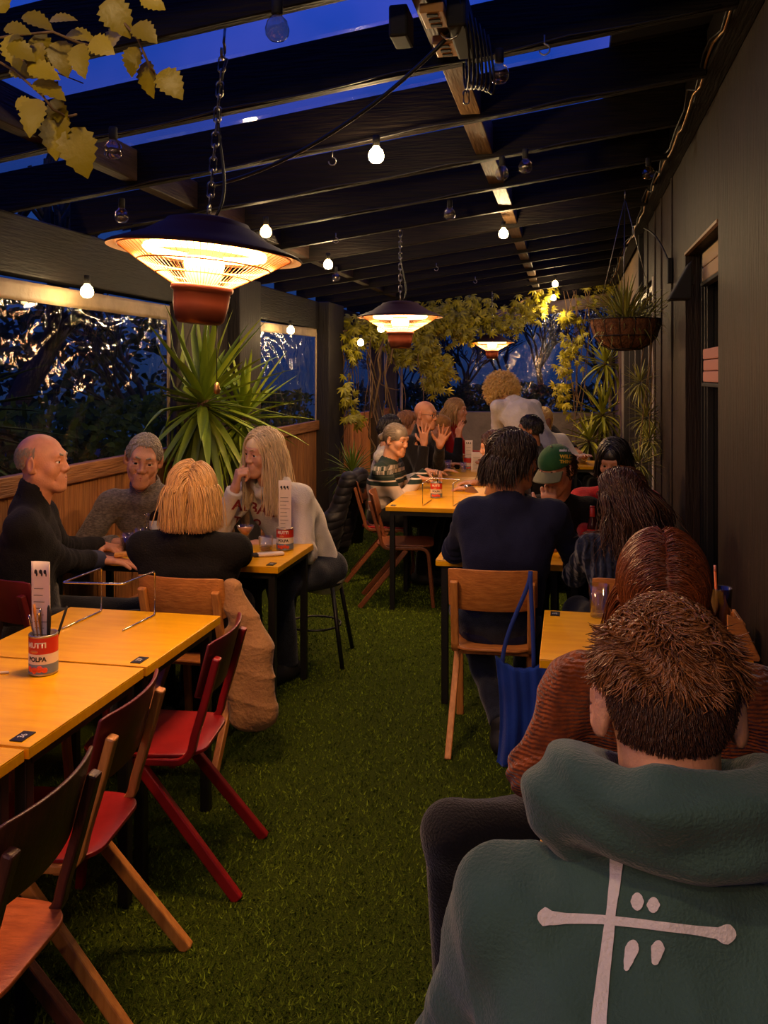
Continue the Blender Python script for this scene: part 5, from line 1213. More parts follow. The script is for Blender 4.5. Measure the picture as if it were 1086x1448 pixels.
for a in((495,468,10.4,26,20,40),(520,460,10.6,30,18,40),(545,470,10.8,25,25,40),(590,460,11,35,22,90),(630,450,11.3,38,22,110),(665,440,11.5,34,20,80),(600,490,11,24,26,70),(620,520,11,20,22,60),(617,540,11,18,14,30),(575,500,10.9,20,18,36),(655,470,11.4,22,20,40),(690,455,11.7,22,12,30),(715,462,11.8,30,14,34),(740,440,12,24,14,30),(765,415,12.3,22,12,30),(800,450,12.4,14,12,14),(845,400,12.7,30,9,22),(765,435,12.3,14,10,14),(500,500,10.3,14,18,22),(490,565,10.1,16,26,20),(505,590,10.1,16,8,10),(820,470,12.4,8,40,14),(800,520,12.4,10,40,18),(795,560,12.4,14,30,18),(810,500,12.4,12,30,14)): cloud(*a)
lm.build('leaves',LF['ivy'],iv,world=True)
for i in range(15):
    x0=rd.uniform(470,490) if i%2 else rd.uniform(525,560); p=W(x0,rd.uniform(640,700),10.2); pts=[p]
    tx=x0
    for k in range(9):
        tx+=rd.uniform(-9,9); pts.append(W(tx,690-k*26+rd.uniform(-6,6),10.2+rd.uniform(-.1,.15)))
    gm.tube(pts,rd.choice([.006,.009,.013,.004]),6)
for i in range(12):
    x,y=rd.uniform(480,600),rd.uniform(450,520); gm.tube(bez(W(x,y,10.4),W(x+rd.uniform(-40,40),y+rd.uniform(-20,60),10.5),W(x+rd.uniform(-50,50),y+60,10.5),W(x+rd.uniform(-30,30),y+rd.uniform(40,140),10.5),10),.005,5)
for i in range(9):
    x=rd.uniform(790,835); gm.tube(bez(W(x,410,12.4),W(x+rd.uniform(-30,30),470,12.4),W(x+rd.uniform(-30,30),540,12.4),W(x+rd.uniform(-20,20),rd.uniform(560,640),12.4),10),.006,5)
gm.build('stems',TWIG,iv,world=True)
# ---- outside, seen dimly through the clear sheets
def tree(p,h,r,label,depth=4,seed=1,spread=.5):
    rr=random.Random(seed); root=empty('bare_tree',p,0,label,'tree','trees outside the clear windows'); m=MB()
    def grow(a,d,L,r,k):
        b=a+d*L; mid=a.lerp(b,.5)+V((rr.uniform(-.06,.06),rr.uniform(-.06,.06),0))*L; m.tube([a,mid,b],[r,r*.85,r*.7],6,cap=False)
        if k==0: return
        for _ in range(3 if k>1 else 4):
            nd=(d+V((rr.uniform(-1,1),rr.uniform(-1,1),rr.uniform(-.3,.6)))*spread*1.3).normalized(); grow(b.lerp(a,rr.uniform(0,.35)),nd,L*rr.uniform(.6,.8),r*.62,k-1)
    grow(V((0,0,-.2)),V((rr.uniform(-.1,.1),rr.uniform(-.1,.1),1)).normalized(),h,r,depth); m.build('branches',mat('night_bark',srgb(58,50,44),rough=.9),root); return root
tree((-4.9,6.6,0),1.6,.17,'thick pale trunk outside the large left window',4,2)
tree((-5.6,4.6,0),1.3,.08,'thin bare tree outside the large left window, nearer the viewer',4,5)
tree((-4.6,9.6,0),1.2,.07,'bare tree outside the narrow left window',4,8)
for i,(x,y,s) in enumerate(((-1.9,16.5,11),(-.5,17.2,12),(1.0,16.2,13),(-3.2,18,14),(2.2,17.5,15))):
    tree((x,y,0),1.25+.1*(i%3),.07,['bare tree outside the back window, left of the small heater','bare tree outside the back window, behind the curly hair','bare tree outside the back window, nearest the folding door','bare tree far outside the back window at its left end','bare tree outside the back window at its right end'][i],5,s,.62)
def hedge(name,label,x0,x1,y0,y1,h,n,L,ml):
    m=MB(); rr=random.Random(int(abs(x0*10+y0)))
    for _ in range(n):
        c=V((rr.uniform(x0,x1),rr.uniform(y0,y1),h*rr.random()**.6)); leaf(m,c,(rr.uniform(-1,1),rr.uniform(-1,1),rr.uniform(-.6,.8)),(rr.uniform(-.3,1),-.6,.5),L*rr.uniform(.6,1.3),L*.45,n=4)
    o=m.build(name,ml); tag(o,label,'hedge',kind='stuff'); return o
hedge('hedge','low dark hedge outside the left windows',-4.6,-3.6,2.0,12.5,1.45,9000,.11,LF['hedge'])
hedge('shrubbery','dark shrubs outside the back window',-4,3,15.0,16.2,1.5,5000,.14,LF['dark'])
hedge('foliage','tall dark foliage beyond the left window',-7.8,-5.2,1,13,2.6,2600,.2,LF['dark'])
pm=empty('palm_shrub',(-4.1,4.75,0),0,'fan of dark sword leaves outside the large left window','plant')
m=MB(); rosette(m,V((-3.9,4.7,1.45)),60,.9,.06,rd,spread=(4,120),droop=.4,xmax=XL-.1); m.build('leaf_crown',LF['hedge'],pm,world=True); MB().tube([(-4.1,4.75,0),(-3.9,4.7,1.45)],.06,8).build('trunk',BARK,pm,world=True)
struct(MB().box((-8,8,-.1),(10.2,24,.1)).box((0,19,-.1),(14,9.6,.1)).build('ground',mat('garden_soil',srgb(40,36,28),rough=1)))
# ------------------------------------------------------------------ things on the tables, coats and bags, fittings
GLASS=clear_mat('glassware',(.93,.95,.95),gloss=.10,rough=.03)
COLA=mat('cola',srgb(34,16,10),rough=.15,spec=.6); BEER=mat('beer',srgb(190,130,40),rough=.15); PAPER=mat('paper',srgb(228,206,186),rough=.8); INK=mat('ink',srgb(40,34,32),rough=.8)
CRED=mat('label_red',srgb(190,44,30),rough=.45); CWH=mat('label_cream',srgb(222,206,184),rough=.5); CBL=mat('label_blue',srgb(104,120,140),rough=.5); TOM=mat('label_tomato',srgb(214,74,34),rough=.5); TIN=mat('tin',srgb(190,180,165),rough=.3,metal=.9)
def wrap_text(txt,size,r,z,ang,m,parent,bold=.001):
    me=text_mesh(txt,size,bold)
    for v in me.vertices:
        a=ang+v.co.x/r; v.co=V((r*math.sin(a)*1.0,-r*math.cos(a),z+v.co.y))
    return link_mesh('lettering',me,m,parent)
def can(p,label,r=.044,h=.122,txt=True,group='tomato cans holding cutlery and menus'):
    o=empty('tomato_can',p,math.atan2(-p[0],p[1])*.0,label,'can',group)
    MB().lathe([(0,.001),(r-.002,.001),(r+.001,.003),(r,.006),(r,h-.006),(r+.0015,h-.003),(r-.001,h),(r-.003,h-.003),(r-.003,.01),(0,.01)],n=36).build('tin',TIN,o)
    l=MB()
    def band(z0,z1,m,name,rr=r+.0008): return MB().lathe([(rr,z0),(rr,z1)],n=36).build(name,m,o)
    band(.008,.038,CBL,'label_band'); band(.038,.070,CWH,'label_band'); band(.070,h-.008,CRED,'label_band')
    t=MB()
    for a,z,s in((-.5,.022,.011),(-.1,.020,.012),(.3,.024,.012),(.65,.02,.010)):
        t.ball((math.sin(a)*(r+.0005),-math.cos(a)*(r+.0005),z),s,12,sq=(.9,.14,.9),rot=Matrix.Rotation(a,3,'Z'))
    t.build('tomato_picture',TOM,o)
    if txt:
        wrap_text('MUTTI',.022,r+.0016,.098,.05,CWH,o); wrap_text('POLPA',.020,r+.0016,.054,.1,INK,o,.0008)
        MB().ball((math.sin(-.1)*(r),-math.cos(-.1)*(r),.078),.009,14,sq=(1.5,.16,.6),rot=Matrix.Rotation(-.1,3,'Z')).build('seal',mat('label_gold',srgb(206,120,60),rough=.5),o)
    return o
def card(name,label,p,w,h,rz,tilt,lines=9,logo=True,group=None,bend=.006):
    o=empty(name,p,rz,label,'menu',group); 
    def fn(u,v): return V(((u-.5)*w,bend*(1-(2*u-1)**2)+tilt*v*h,v*h))
    MB().grid(fn,8,8).build('card',PAPER,o,solid=.0008)
    k=MB(); rr=random.Random(int(h*1000))
    for i in range(lines):
        v=.12+.62*i/max(1,lines-1); x0=-.4+.05*rr.random(); x1=x0+rr.uniform(.35,.75)
        a=fn(x0+.5,v); b=fn(x1+.5,v); k.bar(a-V((0,.0018+bend*.0,0)),b-V((0,.0018,0)),.0006,.0016,up=(0,0,1))
    if logo:
        for x in(.2,.45,.7):
            c=fn(x,.9); k.ball(c-V((0,.001,0)),.0075,10,sq=(.8,.12,1.0)); k.ball(c-V((-.004,.001,.008)),.004,8,sq=(.8,.12,1.8))
    k.build('lettering',INK,o); return o
def cutlery(kind,p,q,label,m=None,group='cutlery in the cans'):
    p,q=V(p),V(q); o=empty(kind,tuple(p),0,label,'cutlery' if kind in('fork','knife','spoon') else kind,group); d=(q-p); n=d.normalized(); s=n.cross(V((0,1,.1))).normalized()
    k=MB()
    if kind=='pen':
        k.tube([p,p.lerp(q,.96),q],[.0045,.0045,.002],8); k.build('barrel',m or M['blackm'],o,world=True); return o
    k.sweep([p,p.lerp(q,.3),p.lerp(q,.62),p.lerp(q,.9),q],[(-.006,-.0012),(.006,-.0012),(.006,.0012),(-.006,.0012)],up=tuple(s),scale=[.7,.5,.45,1.1,.9]); k.build('handle',m or M['chrome'],o,world=True)
    return o
def wire_stand(pts,label,group='chrome wire stands on the tables'):
    o=empty('wire_stand',tuple(pts[0]),0,label,'wire stand',group)
    P=[V(p) for p in pts]; out=[]
    for i,p in enumerate(P):
        if 0<i<len(P)-1:
            a=(P[i-1]-p).normalized()*.012; b=(P[i+1]-p).normalized()*.012; out+=bez(p+a,p+a*.4,p+b*.4,p+b,4)
        else: out.append(p)
    MB().tube(out,.0038,8).build('wire',M['chrome'],o,world=True); return o
Z=.7505; ZW=.754
# near left table
pc=WZ(51,957,.75); pc=V((pc.x,pc.y+.04,Z)); can(tuple(pc),'red tomato can of cutlery on the near left table',.044,.128)
card('menu_card','tall paper menu standing in the tomato can on the near left table',(pc.x-.014,pc.y+.012,Z+.012),.066,.34,.0,-.02,11,group='paper menus')
for i,(dx,dy,tx,ty,h,kd,lb,m) in enumerate(((-.018,.0,-.03,-.03,.19,'fork','fork at the left side of the near can',None),(0,.01,-.004,-.01,.205,'knife','knife in the middle of the near can',None),(.01,-.01,.0,-.025,.195,'spoon','spoon at the front of the near can',M['brass']),(.018,.01,.018,.0,.215,'pen','black pen upright in the near can',M['blackm']),(.025,.0,.030,-.01,.205,'pen','second black pen at the right of the near can',M['blackm']),(-.006,-.012,-.014,-.03,.225,'fork','fork with wooden handle, tallest in the near can',M['oak']))):
    cutlery(kd,pc+V((dx*.6,dy*.6,.012)),pc+V((tx,ty,h)),lb,m)
cutlery('pen',pc+V((.012,.0,.015)),W(95,857,2.86),'thin black stick leaning far out of the near can to the right',M['blackm'])
a1=WZ(88,889,ZW); a2=WZ(143.6,864,ZW); b2=WZ(219,869.5,ZW); b1=WZ(173.5,891.6,ZW); up=V((0,0,.172))
wire_stand([a1,a2,a2+up,a1+up,b1+up,b2+up,b2,b1],'chrome wire stand on the near left table')
MB_=WZ(3,955,Z); t=empty('paper_straw',(MB_.x,MB_.y,Z),0,'white paper stick lying at the left edge of the near table','straw'); MB().tube([V((-1.99,MB_.y-.06,Z+.004)),V((MB_.x+.01,MB_.y+.02,Z+.004))],.004,8).build('stick',PAPER,t,world=True)
# friends' tables
def bottle(p,label,h=.2,r=.026,m=None,cap=None,lab=None,group=None,fill=None):
    o=empty('bottle',p,0,label,'bottle',group)
    MB().lathe([(0,.002),(r*.9,.002),(r,.008),(r,h*.5),(r*.92,h*.58),(r*.45,h*.8),(r*.42,h*.97),(r*.5,h*.975),(r*.5,h)],n=24).build('glass',m or GLASS,o)
    if fill: MB().lathe([(0,.004),(r*.9,.006),(r*.92,h*.45),(0,h*.45)],n=20).build('drink',fill,o)
    if lab: MB().lathe([(r+.0008,h*.3),(r+.0008,h*.48)],n=24).build('label',lab,o)
    if cap: MB().lathe([(0,h*1.02),(r*.5,h*1.015),(r*.52,h*.8),(r*.5,h*.72)],n=18).build('cap',cap,o)
    return o
def glass(p,label,r=.036,h=.1,fill=None,lvl=.6,group='drinking glasses',handle=False,taper=.85):
    o=empty('drinking_glass',p,0,label,'glass',group)
    MB().lathe([(0,.001),(r*taper,.001),(r*taper*1.02,.008),(r,h),(r-.003,h),(r*taper-.002,.012),(0,.012)],n=28).build('glass',GLASS,o)
    if fill: MB().lathe([(0,.013),(r*taper-.003,.0135),(r*(taper+(1-taper)*lvl)-.004,h*lvl),(0,h*lvl)],n=24).build('drink',fill,o)
    if handle: MB().tube([V((r,0,h*.85))]+[V((r+.028*math.sin(t),0,h*.5+h*.35*math.cos(t))) for t in[PI*k/8 for k in range(1,8)]]+[V((r,0,h*.15))],.006,8).build('handle',GLASS,o)
    return o
c=WZ(208,778,.75); bottle((c.x,c.y,Z),'small cola bottle with red label between the two friends',.2,.027,None,None,CRED,fill=COLA)
c=WZ(219,768,.75); bottle((c.x-.0,c.y,Z),'dark bottle with black top behind the cola bottle',.27,.03,mat('dark_glass',srgb(24,18,14),rough=.12),M['blackm'],mat('label_white',srgb(200,196,190),rough=.6))
c=WZ(181,781,.75); glass((c.x,c.y,Z),'glass of cola by the bald man\'s hands',.04,.10,COLA,.75,handle=True)
c=WZ(197,776,.75); glass((c.x,c.y,Z),'empty glass between the cola glass and bottle',.034,.11)
c=WZ(376,781,.75); glass((c.x,c.y,Z),'small faceted tumbler beside the menu can',.04,.085,BEER,.35)
c=WZ(347,783,.75); o=empty('dessert_glass',(c.x,c.y,Z),0,'stemmed dessert glass in front of the hooded woman','glass')
MB().lathe([(0,.001),(.034,.002),(.033,.005),(.006,.01),(.0045,.085),(.012,.095),(.042,.135),(.046,.15),(.044,.15),(.038,.137),(.01,.1),(0,.098)],n=32).build('glass',GLASS,o)
MB().lathe([(0,.1),(.014,.103),(.037,.136),(0,.140)],n=24).build('dessert',mat('dessert_cream',srgb(200,120,70),rough=.6),o)
pc=WZ(403,777,.75); can((pc.x,pc.y,Z),'tomato can holding a menu in front of the hooded woman',.046,.12)
card('menu_card','tall menu in the can in front of the hooded woman',(pc.x,pc.y+.0,Z+.015),.07,.36,.1,-.01,12,group='paper menus')
c=WZ(380,786,.75); o=empty('folded_napkin',(c.x,c.y,Z),.55,'napkin wrapped cutlery at the corner of the friends\' table','napkin'); MB().box((0,0,.009),(.16,.05,.016)).build('napkin',PAPER,o,bevel=.006); MB().box((-.07,0,.009),(.03,.052,.017)).build('band',INK,o,bevel=.006)
c=WZ(140,791,.75); o=empty('plate',(c.x,c.y,Z),0,'dark plate under the bald man\'s hand','plate'); MB().lathe([(0,.004),(.075,.004),(.105,.012),(.107,.014),(.075,.008),(0,.007)],n=36).build('dish',mat('stoneware',srgb(70,50,40),rough=.4),o)
c=W(176,785,4.4); o=empty('bread_piece',tuple(c),.4,'piece of golden bread at the bald man\'s fingers','bread'); MB().prism([(-.05,-.02),(.055,-.005),(.06,.008),(.01,.03),(-.045,.025)],-.008,.014).build('bread',mat('bread',srgb(206,140,62),rough=.85,bump=.5,bscale=50),o,bevel=.006)
# long run of tables
v1,v2=WZ(597.6,715.5,ZW),WZ(640.7,716,ZW); r1,r2=WZ(610,707,ZW),WZ(650,709.6,ZW); up=V((0,0,.165))
wire_stand([r1,v1,v1+up,r1+up*1.0,r2+up,v2+up,v2,r2],'chrome wire stand at the front of the long central table')
pc=WZ(617,704,.75); can((pc.x,pc.y,Z),'tomato can of cutlery behind the wire stand on the long table',.045,.122)
for i,(dx,h,kd,lb,m) in enumerate(((-.02,.2,'fork','fork in the can on the long table',None),(-.005,.22,'knife','knife in the can on the long table',None),(.008,.21,'pen','black pen in the can on the long table',M['blackm']),(.02,.2,'spoon','spoon in the can on the long table',None))): cutlery(kd,pc+V((dx*.5,0,.0135)),pc+V((dx*1.5,.01*(i-1),h)),lb,m)
pc=WZ(663,664,.75); can((pc.x,pc.y,Z),'tomato can with white menu, middle of the long table',.05,.125,False)
card('menu_card','white menu in the can at the middle of the long table',(pc.x,pc.y,Z+.015),.075,.28,.1,0,6,group='paper menus')
pc=WZ(650,658,.75); can((pc.x,pc.y,Z),'pale jar standing left of the middle menu can',.048,.12,False)
c=WZ(676,668,.75); o=card('menu_card','patterned menu card lying open beside the watch arm',(c.x,c.y,Z+.004),.14,.19,.0,.25,15,False,group='paper menus')
c=WZ(642,664,.75); o=empty('sunglasses',(c.x,c.y,Z),.3,'dark sunglasses lying on the long table','sunglasses'); m=MB()
for s in(-1,1): m.ball((s*.034,0,.018),.026,12,sq=(1,.2,.62)); m.tube([(s*.06,0,.02),(s*.062,.12,.012)],.003,6)
m.build('frame',M['blackm'],o)
c=WZ(655,668,.75); glass((c.x,c.y,Z),'water glass left of the patterned menu',.036,.1)
c=WZ(634,668,.75); glass((c.x,c.y,Z),'tall water glass by the sweatered arm',.034,.12)
# right tables
c=WZ(803,789,.75); glass((c.x,c.y,Z),'beer mug on the table of the wavy haired woman',.05,.125,BEER,.7,handle=True,taper=.95)
c=WZ(818,791,.75); glass((c.x,c.y,Z),'small hourglass tumbler beside the beer mug',.032,.115,taper=.75)
c=WZ(827,776,.75); bottle((c.x+.04,c.y,Z),'sauce bottle with red cap by the wavy haired woman',.23,.028,mat('dark_glass2',srgb(60,20,14),rough=.2),CRED,CRED)
c=WZ(847,872,.75); glass((c.x,c.y,Z),'plain tumbler on the empty table by the dark wall',.04,.125)
cx=V((.40,3.1,Z)); cd=empty('wooden_caddy',(.53,3.34,Z),0,'small wooden caddy on the table against the dark wall','caddy')
MB().box((.06,-.0,.045),(.012,.20,.09)).box((-.05,0,.03),(.012,.20,.06)).box((.005,0,.008),(.12,.20,.016)).box((.005,.094,.04),(.1,.012,.08)).build('box',M['oak'],cd,bevel=.003)
cu=empty('pencil_cup',(.53,3.34,Z+.0175),0,'clear black rimmed cup standing in the wooden caddy','cup'); MB().lathe([(0,.001),(.03,.001),(.04,.17),(.041,.172),(.037,.17),(.028,.006),(0,.006)],n=24).build('cup',clear_mat('smoked_cup',(.4,.36,.33),gloss=.1),cu)
pn=empty('pencil',(.52,3.33,Z+.03),0,'orange pencil standing in the smoked cup','pencil'); MB().tube([(.52,3.33,Z+.028),(.508,3.32,Z+.25)],.005,6).build('shaft',mat('orange_paint',srgb(226,110,40),rough=.4),pn,world=True); MB().tube([(.508,3.32,Z+.25),(.507,3.319,Z+.272)],.005,6).build('rubber',mat('pink_rubber',srgb(220,140,120),rough=.7),pn,world=True)
mh=empty('menu_board',(.545,3.12,Z),0,'slanted wooden board propped against the dark wall','board'); MB().prism([(-.03,0),(.07,0),(.075,.01),(.02,.13),(-.03,.15)],-.006,.006,Matrix.Rotation(PI/2,4,'X')).build('board',M['oak'],mh,bevel=.003)
# ---- coats and bags (soft shapes)
def coat(name,label,ops,mt,disp,h=.008,cat='jacket',base=(0,0,0)):
    o=empty(name,base,0,label,cat); f=SDF()
    for a in ops: f.rc(V(a[0]),V(a[1]),a[2],a[3],k=a[4] if len(a)>4 else .05,flat=a[5] if len(a)>5 else None)
    f.disp(disp); sdf_obj('shell',f,h,mt,o); return o
coat('beige_jacket','beige padded jacket hanging on the oak chair of the blonde woman',[((-1.43,3.60,.77),(-1.34,3.63,.52),.045,.075,.05,((0,1,0),1.5)),((-1.34,3.63,.52),(-1.295,3.61,.25),.075,.07,.05,((0,1,0),1.4)),((-1.42,3.62,.55),(-1.37,3.60,.24),.06,.065,.05,((0,1,0),1.4)),((-1.50,3.68,.49),(-1.38,3.64,.5),.045,.05)],cloth('beige_pad',(178,132,88),bs=60,c2=(160,116,76),cs=8),lambda P:.004*vnoise(P,30,9)-.010*(1-np.abs(np.sin(P[:,2]*PI/.12+P[:,0]*6)).astype(np.float32)**.35)+.006*(np.abs(vnoise(P*np.array([1.6,1.6,.4],np.float32),24,3))-.4),base=(-1.38,3.6,0))
coat('black_puffer_jacket','black quilted puffer jacket hung over the chair behind the patterned sweater',[((-1.80,7.10,.80),(-1.97,7.02,.24),.085,.12,.1,((1,.2,0),1.3)),((-1.76,7.36,.82),(-1.90,7.26,.3),.085,.12,.1,((1,.2,0),1.3)),((-1.76,7.10,.83),(-1.74,7.38,.83),.055,.055,.06),((-1.92,7.0,.5),(-2.03,6.92,.18),.075,.07,.06)],cloth('puffer_black',(28,27,32),rough=.5,bump=.1,c2=(22,21,26),sheen=.05),lambda P:.004*vnoise(P,30,9)-.008*np.abs(np.sin((P[:,2]+.06*np.sin(P[:,1]*5))*PI/.062)).astype(np.float32)**.5+.005,h=.006,base=(-1.9,7.2,0))
o=empty('tote_bag',(-.16,3.93,0),0,'blue cloth tote bag hanging from the oak chair','bag')
tb=W(740,905,4.02); 
def bag(side):
    def fn(u,v):
        x=-.285+.225*u*(1-.12*v); z=.48-.30*0-.50*v*.98+.03*(1-v)*math.cos((u-.5)*2*PI)*0-.05*(1-v)*(1-(2*u-1)**2); fold=.014*math.sin(u*13+v*2)*(.3+v)+.006*math.sin(u*31)
        thick=.028*math.sin(PI*min(1,.12+u*.8))*math.sin(PI*min(1,.1+v*.75)); return V((x-.03+.02*math.sin(v*3),3.86+side*thick+fold,max(z,.012)))
    return fn
m=MB(); m.grid(bag(1),26,26); m.grid(bag(-1),26,26); m.build('bag',cloth('tote_blue',(24,58,150),bs=240,c2=(20,48,128),cs=6,sheen=.2),o,world=True,solid=.002)
m=MB(); 
for a,bx in((-.285,-.165),(-.15,-.165)): m.sweep(bez((a+.0,3.86,.43),(a,3.86,.6),(bx,3.88,.75),(-.165,3.90,.845),12),[(-.009,-.0015),(.009,-.0015),(.009,.0015),(-.009,.0015)],up=(0,1,0))
m.build('strap',mat('tote_strap',srgb(24,50,130),rough=.9),o,world=True)
# ---- right wall fittings
sk=empty('wall_speaker',tuple(WX(958,402,.585)),0,'black wedge speaker mounted high on the dark wall','speaker'); c=WX(960,402,.58)
MB().prism([(-.06,-.085),(.06,-.085),(.06,.12),(.04,.10)],-.075,.075,Matrix.Translation(c)@Matrix.Rotation(PI/2,4,'X')@Matrix.Rotation(0,4,'Z')).build('cabinet',M['blackm'],sk,world=True,bevel=.008)
MB().bar(c+V((.05,0,.02)),c+V((.075,0,.02)),.05,.05).build('bracket',M['black'],sk,world=True)
c=WX(947,383,.63); o=empty('junction_box',tuple(c),0,'small black box with cable on the dark wall','electrical box'); MB().box(c,(.03,.06,.16)).build('box',M['blackm'],o,world=True,bevel=.005)
MB().tube(bez(c+V((-.01,0,.07)),c+V((-.02,.5,.3)),c+V((-.03,.9,.4)),V((XR-.05,c.y+1.6,2.9)),10),.006,6).build('cable',M['cable'],o,world=True)
def blind(name,label,y0,y1,z0,z1,m,n):
    o=empty(name,(XR+.07,(y0+y1)/2,z0),0,label,'window blind','roman blinds in the tall window'); k=MB(); h=(z1-z0)/n
    for i in range(n): k.box((0,0,h*(i+.5)),(.03-.004*(i%2),y1-y0,h*.94))
    k.build('fabric',m,o,bevel=.006); MB().box((-.002,0,-.012),(.04,y1-y0,.02)).build('bottom_bar',M['blackm'],o,bevel=.004)
blind('roman_blind','cream folded blind at the top of the tall window',4.2,5.05,2.2,2.36,mat('blind_cream',srgb(190,160,116),rough=.8),2)
blind('roman_blind','pink striped blind across the middle of the tall window',4.2,5.02,1.66,1.84,mat('blind_pink',srgb(196,134,110),rough=.8),3)
# ---- cables, hooks and sockets under the roof
def cable(label,pts,r=.005,m=None,name='cable'):
    o=empty(name,tuple(pts[0]),0,label,'cable'); MB().tube(pts,r,6).build('wire',m or M['cable'],o,world=True); return o
def rp(px,py,dr=.02): return roof_point(px,py,dr)
a,b=W(300,262,3.3),rp(640,45,.03); cable('black cable slung from the central beam towards the big heater',bez(b,b.lerp(a,.3)-V((0,0,.12)),b.lerp(a,.7)-V((0,0,.1)),a,16),.007)
def along(px0,py0,px1,py1,n=16,sag=.02,dr=.03):
    P=[]; 
    for i in range(n+1):
        t=i/n; p=rp(px0+(px1-px0)*t,py0+(py1-py0)*t,dr); P.append(p)
    return P
y=4.37
for lb,yy,x0,x1 in(('festoon cable along the pale rafter above the aisle',RY[5]-.012,-2.4,.5),('festoon cable along the rafter behind the big heater',RY[6]-.012,-2.4,.4),('festoon cable along the rafter before the middle heater',RY[7]-.012,-2.3,.4),('festoon cable on the rafter above the big heater',RY[4]-.012,-2.5,.5)):
    cable(lb,[V((x,yy,roofz(x)+.012-.012*abs(math.sin(x*5)))) for x in[x0+(x1-x0)*i/30 for i in range(31)]],.004)
P=[]; 
rr=random.Random(4)
for i in range(60): yy=1.6+11.8*i/59; P.append(V((XR-.1+rr.uniform(-.012,.006),yy,2.955+rr.uniform(-.03,.03)+.02*math.sin(yy*2.2))))
cable('fairy light cable clipped along the ledger of the right wall',P,.006,M['brass'])
P=[p+V((-.02+rr.uniform(-.01,.01),0,rr.uniform(-.02,.03))) for p in P]; cable('second black cable twisting along the right ledger',P,.005)
for px,py,lb in((470,228,'wire loop hook on the pale rafter'),(617,380,'steel hook right of the middle heater chain'),(475,340,'steel hook on the far rafters left of centre'),(672,398,'steel hook above the small heater'),(770,70,'bent wire hook in the bright gap at top right')):
    c=rp(px,py,.05); o=empty('ceiling_hook',tuple(c),0,lb,'hook','steel hooks under the rafters'); MB().tube([c+V((0,0,.05)),c+V((0,0,.02))]+[c+V((.018*math.sin(t),0,.018*math.cos(t)-.0)) for t in[PI/6*k for k in range(0,10)]],.0028,6).build('hook',M['steel'],o,world=True)
hk=rp(636,42,.03); o=empty('cable_hook',tuple(hk),0,'large pale ring hook carrying the cables on the central beam','hook'); MB().tube([hk+V((.03*math.cos(t),0,.03*math.sin(t))) for t in[PI*(.6-1.5*k/12) for k in range(13)]],.004,6).build('ring',M['chrome'],o,world=True)
bx=empty('power_sockets',(-.43,2.95,roofz(-.43)),0,'power sockets and plug packs fixed under the central beam','power socket')
zb=roofz(-.43)+.02; cream=mat('socket_cream',srgb(190,140,80),rough=.5)
for yy in(2.72,2.98):
    MB().box((-.41,yy,zb-.015),(.075,.13,.03)).build('socket_plate',cream,bx,world=True,bevel=.004)
    k=MB()
    for dy in(-.04,0,.04): k.box((-.41,yy+dy,zb-.031),(.034,.02,.004))
    k.build('socket_slots',M['blackm'],bx,world=True)
MB().box((-.52,2.75,zb-.03),(.06,.12,.10)).build('plug_pack',M['blackm'],bx,world=True,bevel=.008); MB().box((-.34,2.85,zb+.0),(.06,.3,.12)).build('plug_pack',M['blackm'],bx,world=True,bevel=.008)
k=MB()
for i in range(7):
    x=-.33+.02*i*.5; k.tube(bez((x,2.7+.05*i,zb+.02),(x+.06,2.72+.05*i,zb-.18-.02*i),(x-.02,3.0,zb-.28+.02*i),(x-.04,3.15,zb-.02),12),.004,6)
k.build('cord_loops',M['cable'],bx,world=True)
ch=MB(); chain(ch,V((-.36,3.15,zb)),V((-.36,3.15,zb-.16)),.05,.003,.01); ch.build('chain',M['steel'],bx,world=True)
c=V((-1.145,2.662,1.872)); o=empty('pull_cord',tuple(W(308,478,3.2)),0,'pull cord with small knob hanging below the big heater','cord')
MB().tube([c+V((.04,0,0)),c+V((.04,0,-.20))],.0016,5).build('string',M['cable'],o,world=True); MB().lathe([(0,.02),(.006,.016),(.011,-.004),(.009,-.016),(0,-.02)],c=c+V((.04,0,-.215)),n=12).build('knob',M['brass'],o,world=True)
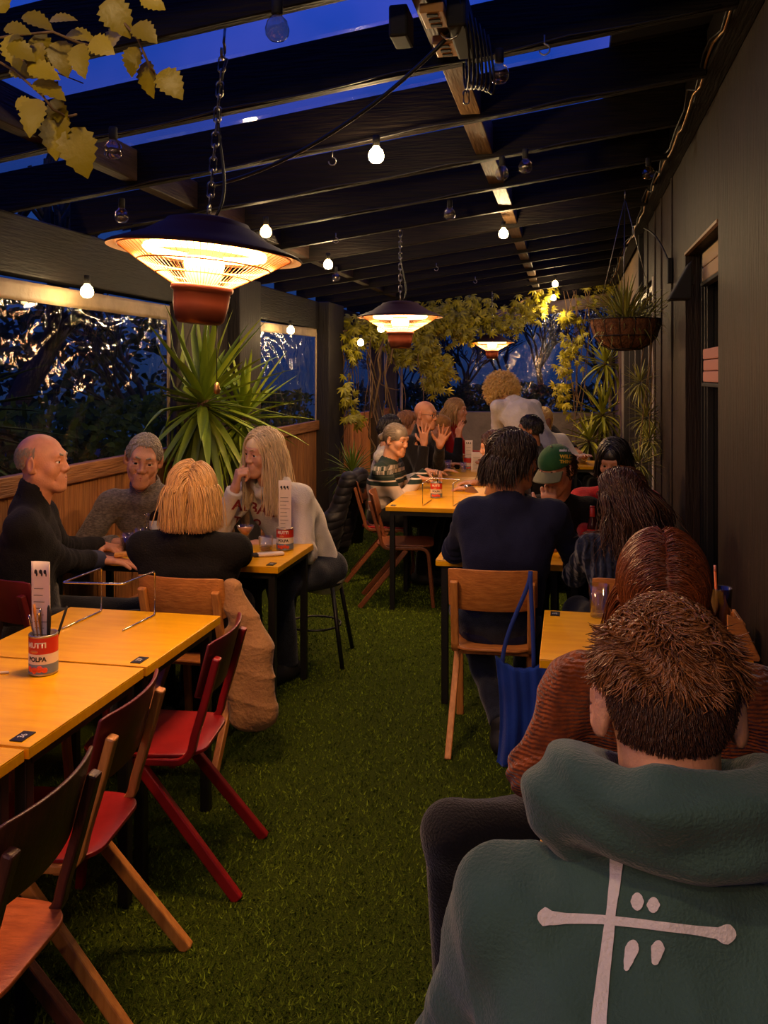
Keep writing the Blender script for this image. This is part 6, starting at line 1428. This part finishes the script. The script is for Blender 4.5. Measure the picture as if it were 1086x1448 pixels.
# ------------------------------------------------------------------ dusk sky
wd=bpy.data.worlds.new('dusk'); SC.world=wd; wd.use_nodes=True; nt=wd.node_tree; bg=nt.nodes['Background']; L=nt.links.new
tc=nt.nodes.new('ShaderNodeTexCoord'); sp=nt.nodes.new('ShaderNodeSeparateXYZ'); L(tc.outputs['Generated'],sp.inputs[0])
rp=nt.nodes.new('ShaderNodeValToRGB'); e=rp.color_ramp.elements; e[0].position=0; e[0].color=(.008,.022,.075,1); e[1].position=.6; e[1].color=(.016,.085,.75,1)
e2=rp.color_ramp.elements.new(.22); e2.color=(.009,.038,.19,1); e3=rp.color_ramp.elements.new(.95); e3.color=(.004,.02,.14,1)
no=nt.nodes.new('ShaderNodeTexNoise'); no.inputs['Scale'].default_value=3; no.inputs['Detail'].default_value=4; L(tc.outputs['Generated'],no.inputs['Vector'])
mx=nt.nodes.new('ShaderNodeMix'); mx.data_type='RGBA'; mx.inputs[7].default_value=(.10,.10,.55,1)
mr=nt.nodes.new('ShaderNodeMapRange'); mr.inputs['From Min'].default_value=.48; mr.inputs['From Max'].default_value=.7; mr.inputs['To Max'].default_value=.7
zz=nt.nodes.new('ShaderNodeMapRange'); zz.inputs['From Min'].default_value=.18; zz.inputs['From Max'].default_value=.34; L(sp.outputs['Z'],zz.inputs['Value'])
zm=nt.nodes.new('ShaderNodeMath'); zm.operation='MULTIPLY'; L(mr.outputs[0],zm.inputs[0]); L(zz.outputs[0],zm.inputs[1])
L(no.outputs['Fac'],mr.inputs['Value']); L(zm.outputs[0],mx.inputs[0]); L(sp.outputs['Z'],rp.inputs['Fac']); L(rp.outputs[0],mx.inputs[6])
L(mx.outputs[2],bg.inputs['Color']); bg.inputs['Strength'].default_value=1.0
vs=SC.view_settings; vs.view_transform='Standard'; vs.look='None'; vs.gamma=1; vs.use_curve_mapping=False; vs.exposure=.12
SC.cycles.max_bounces=6; SC.cycles.diffuse_bounces=3; SC.cycles.glossy_bounces=3; SC.cycles.transmission_bounces=6; SC.cycles.transparent_max_bounces=16
SC.cycles.caustics_reflective=False; SC.cycles.caustics_refractive=False; SC.cycles.sample_clamp_indirect=4
SC.cycles.use_denoising=True
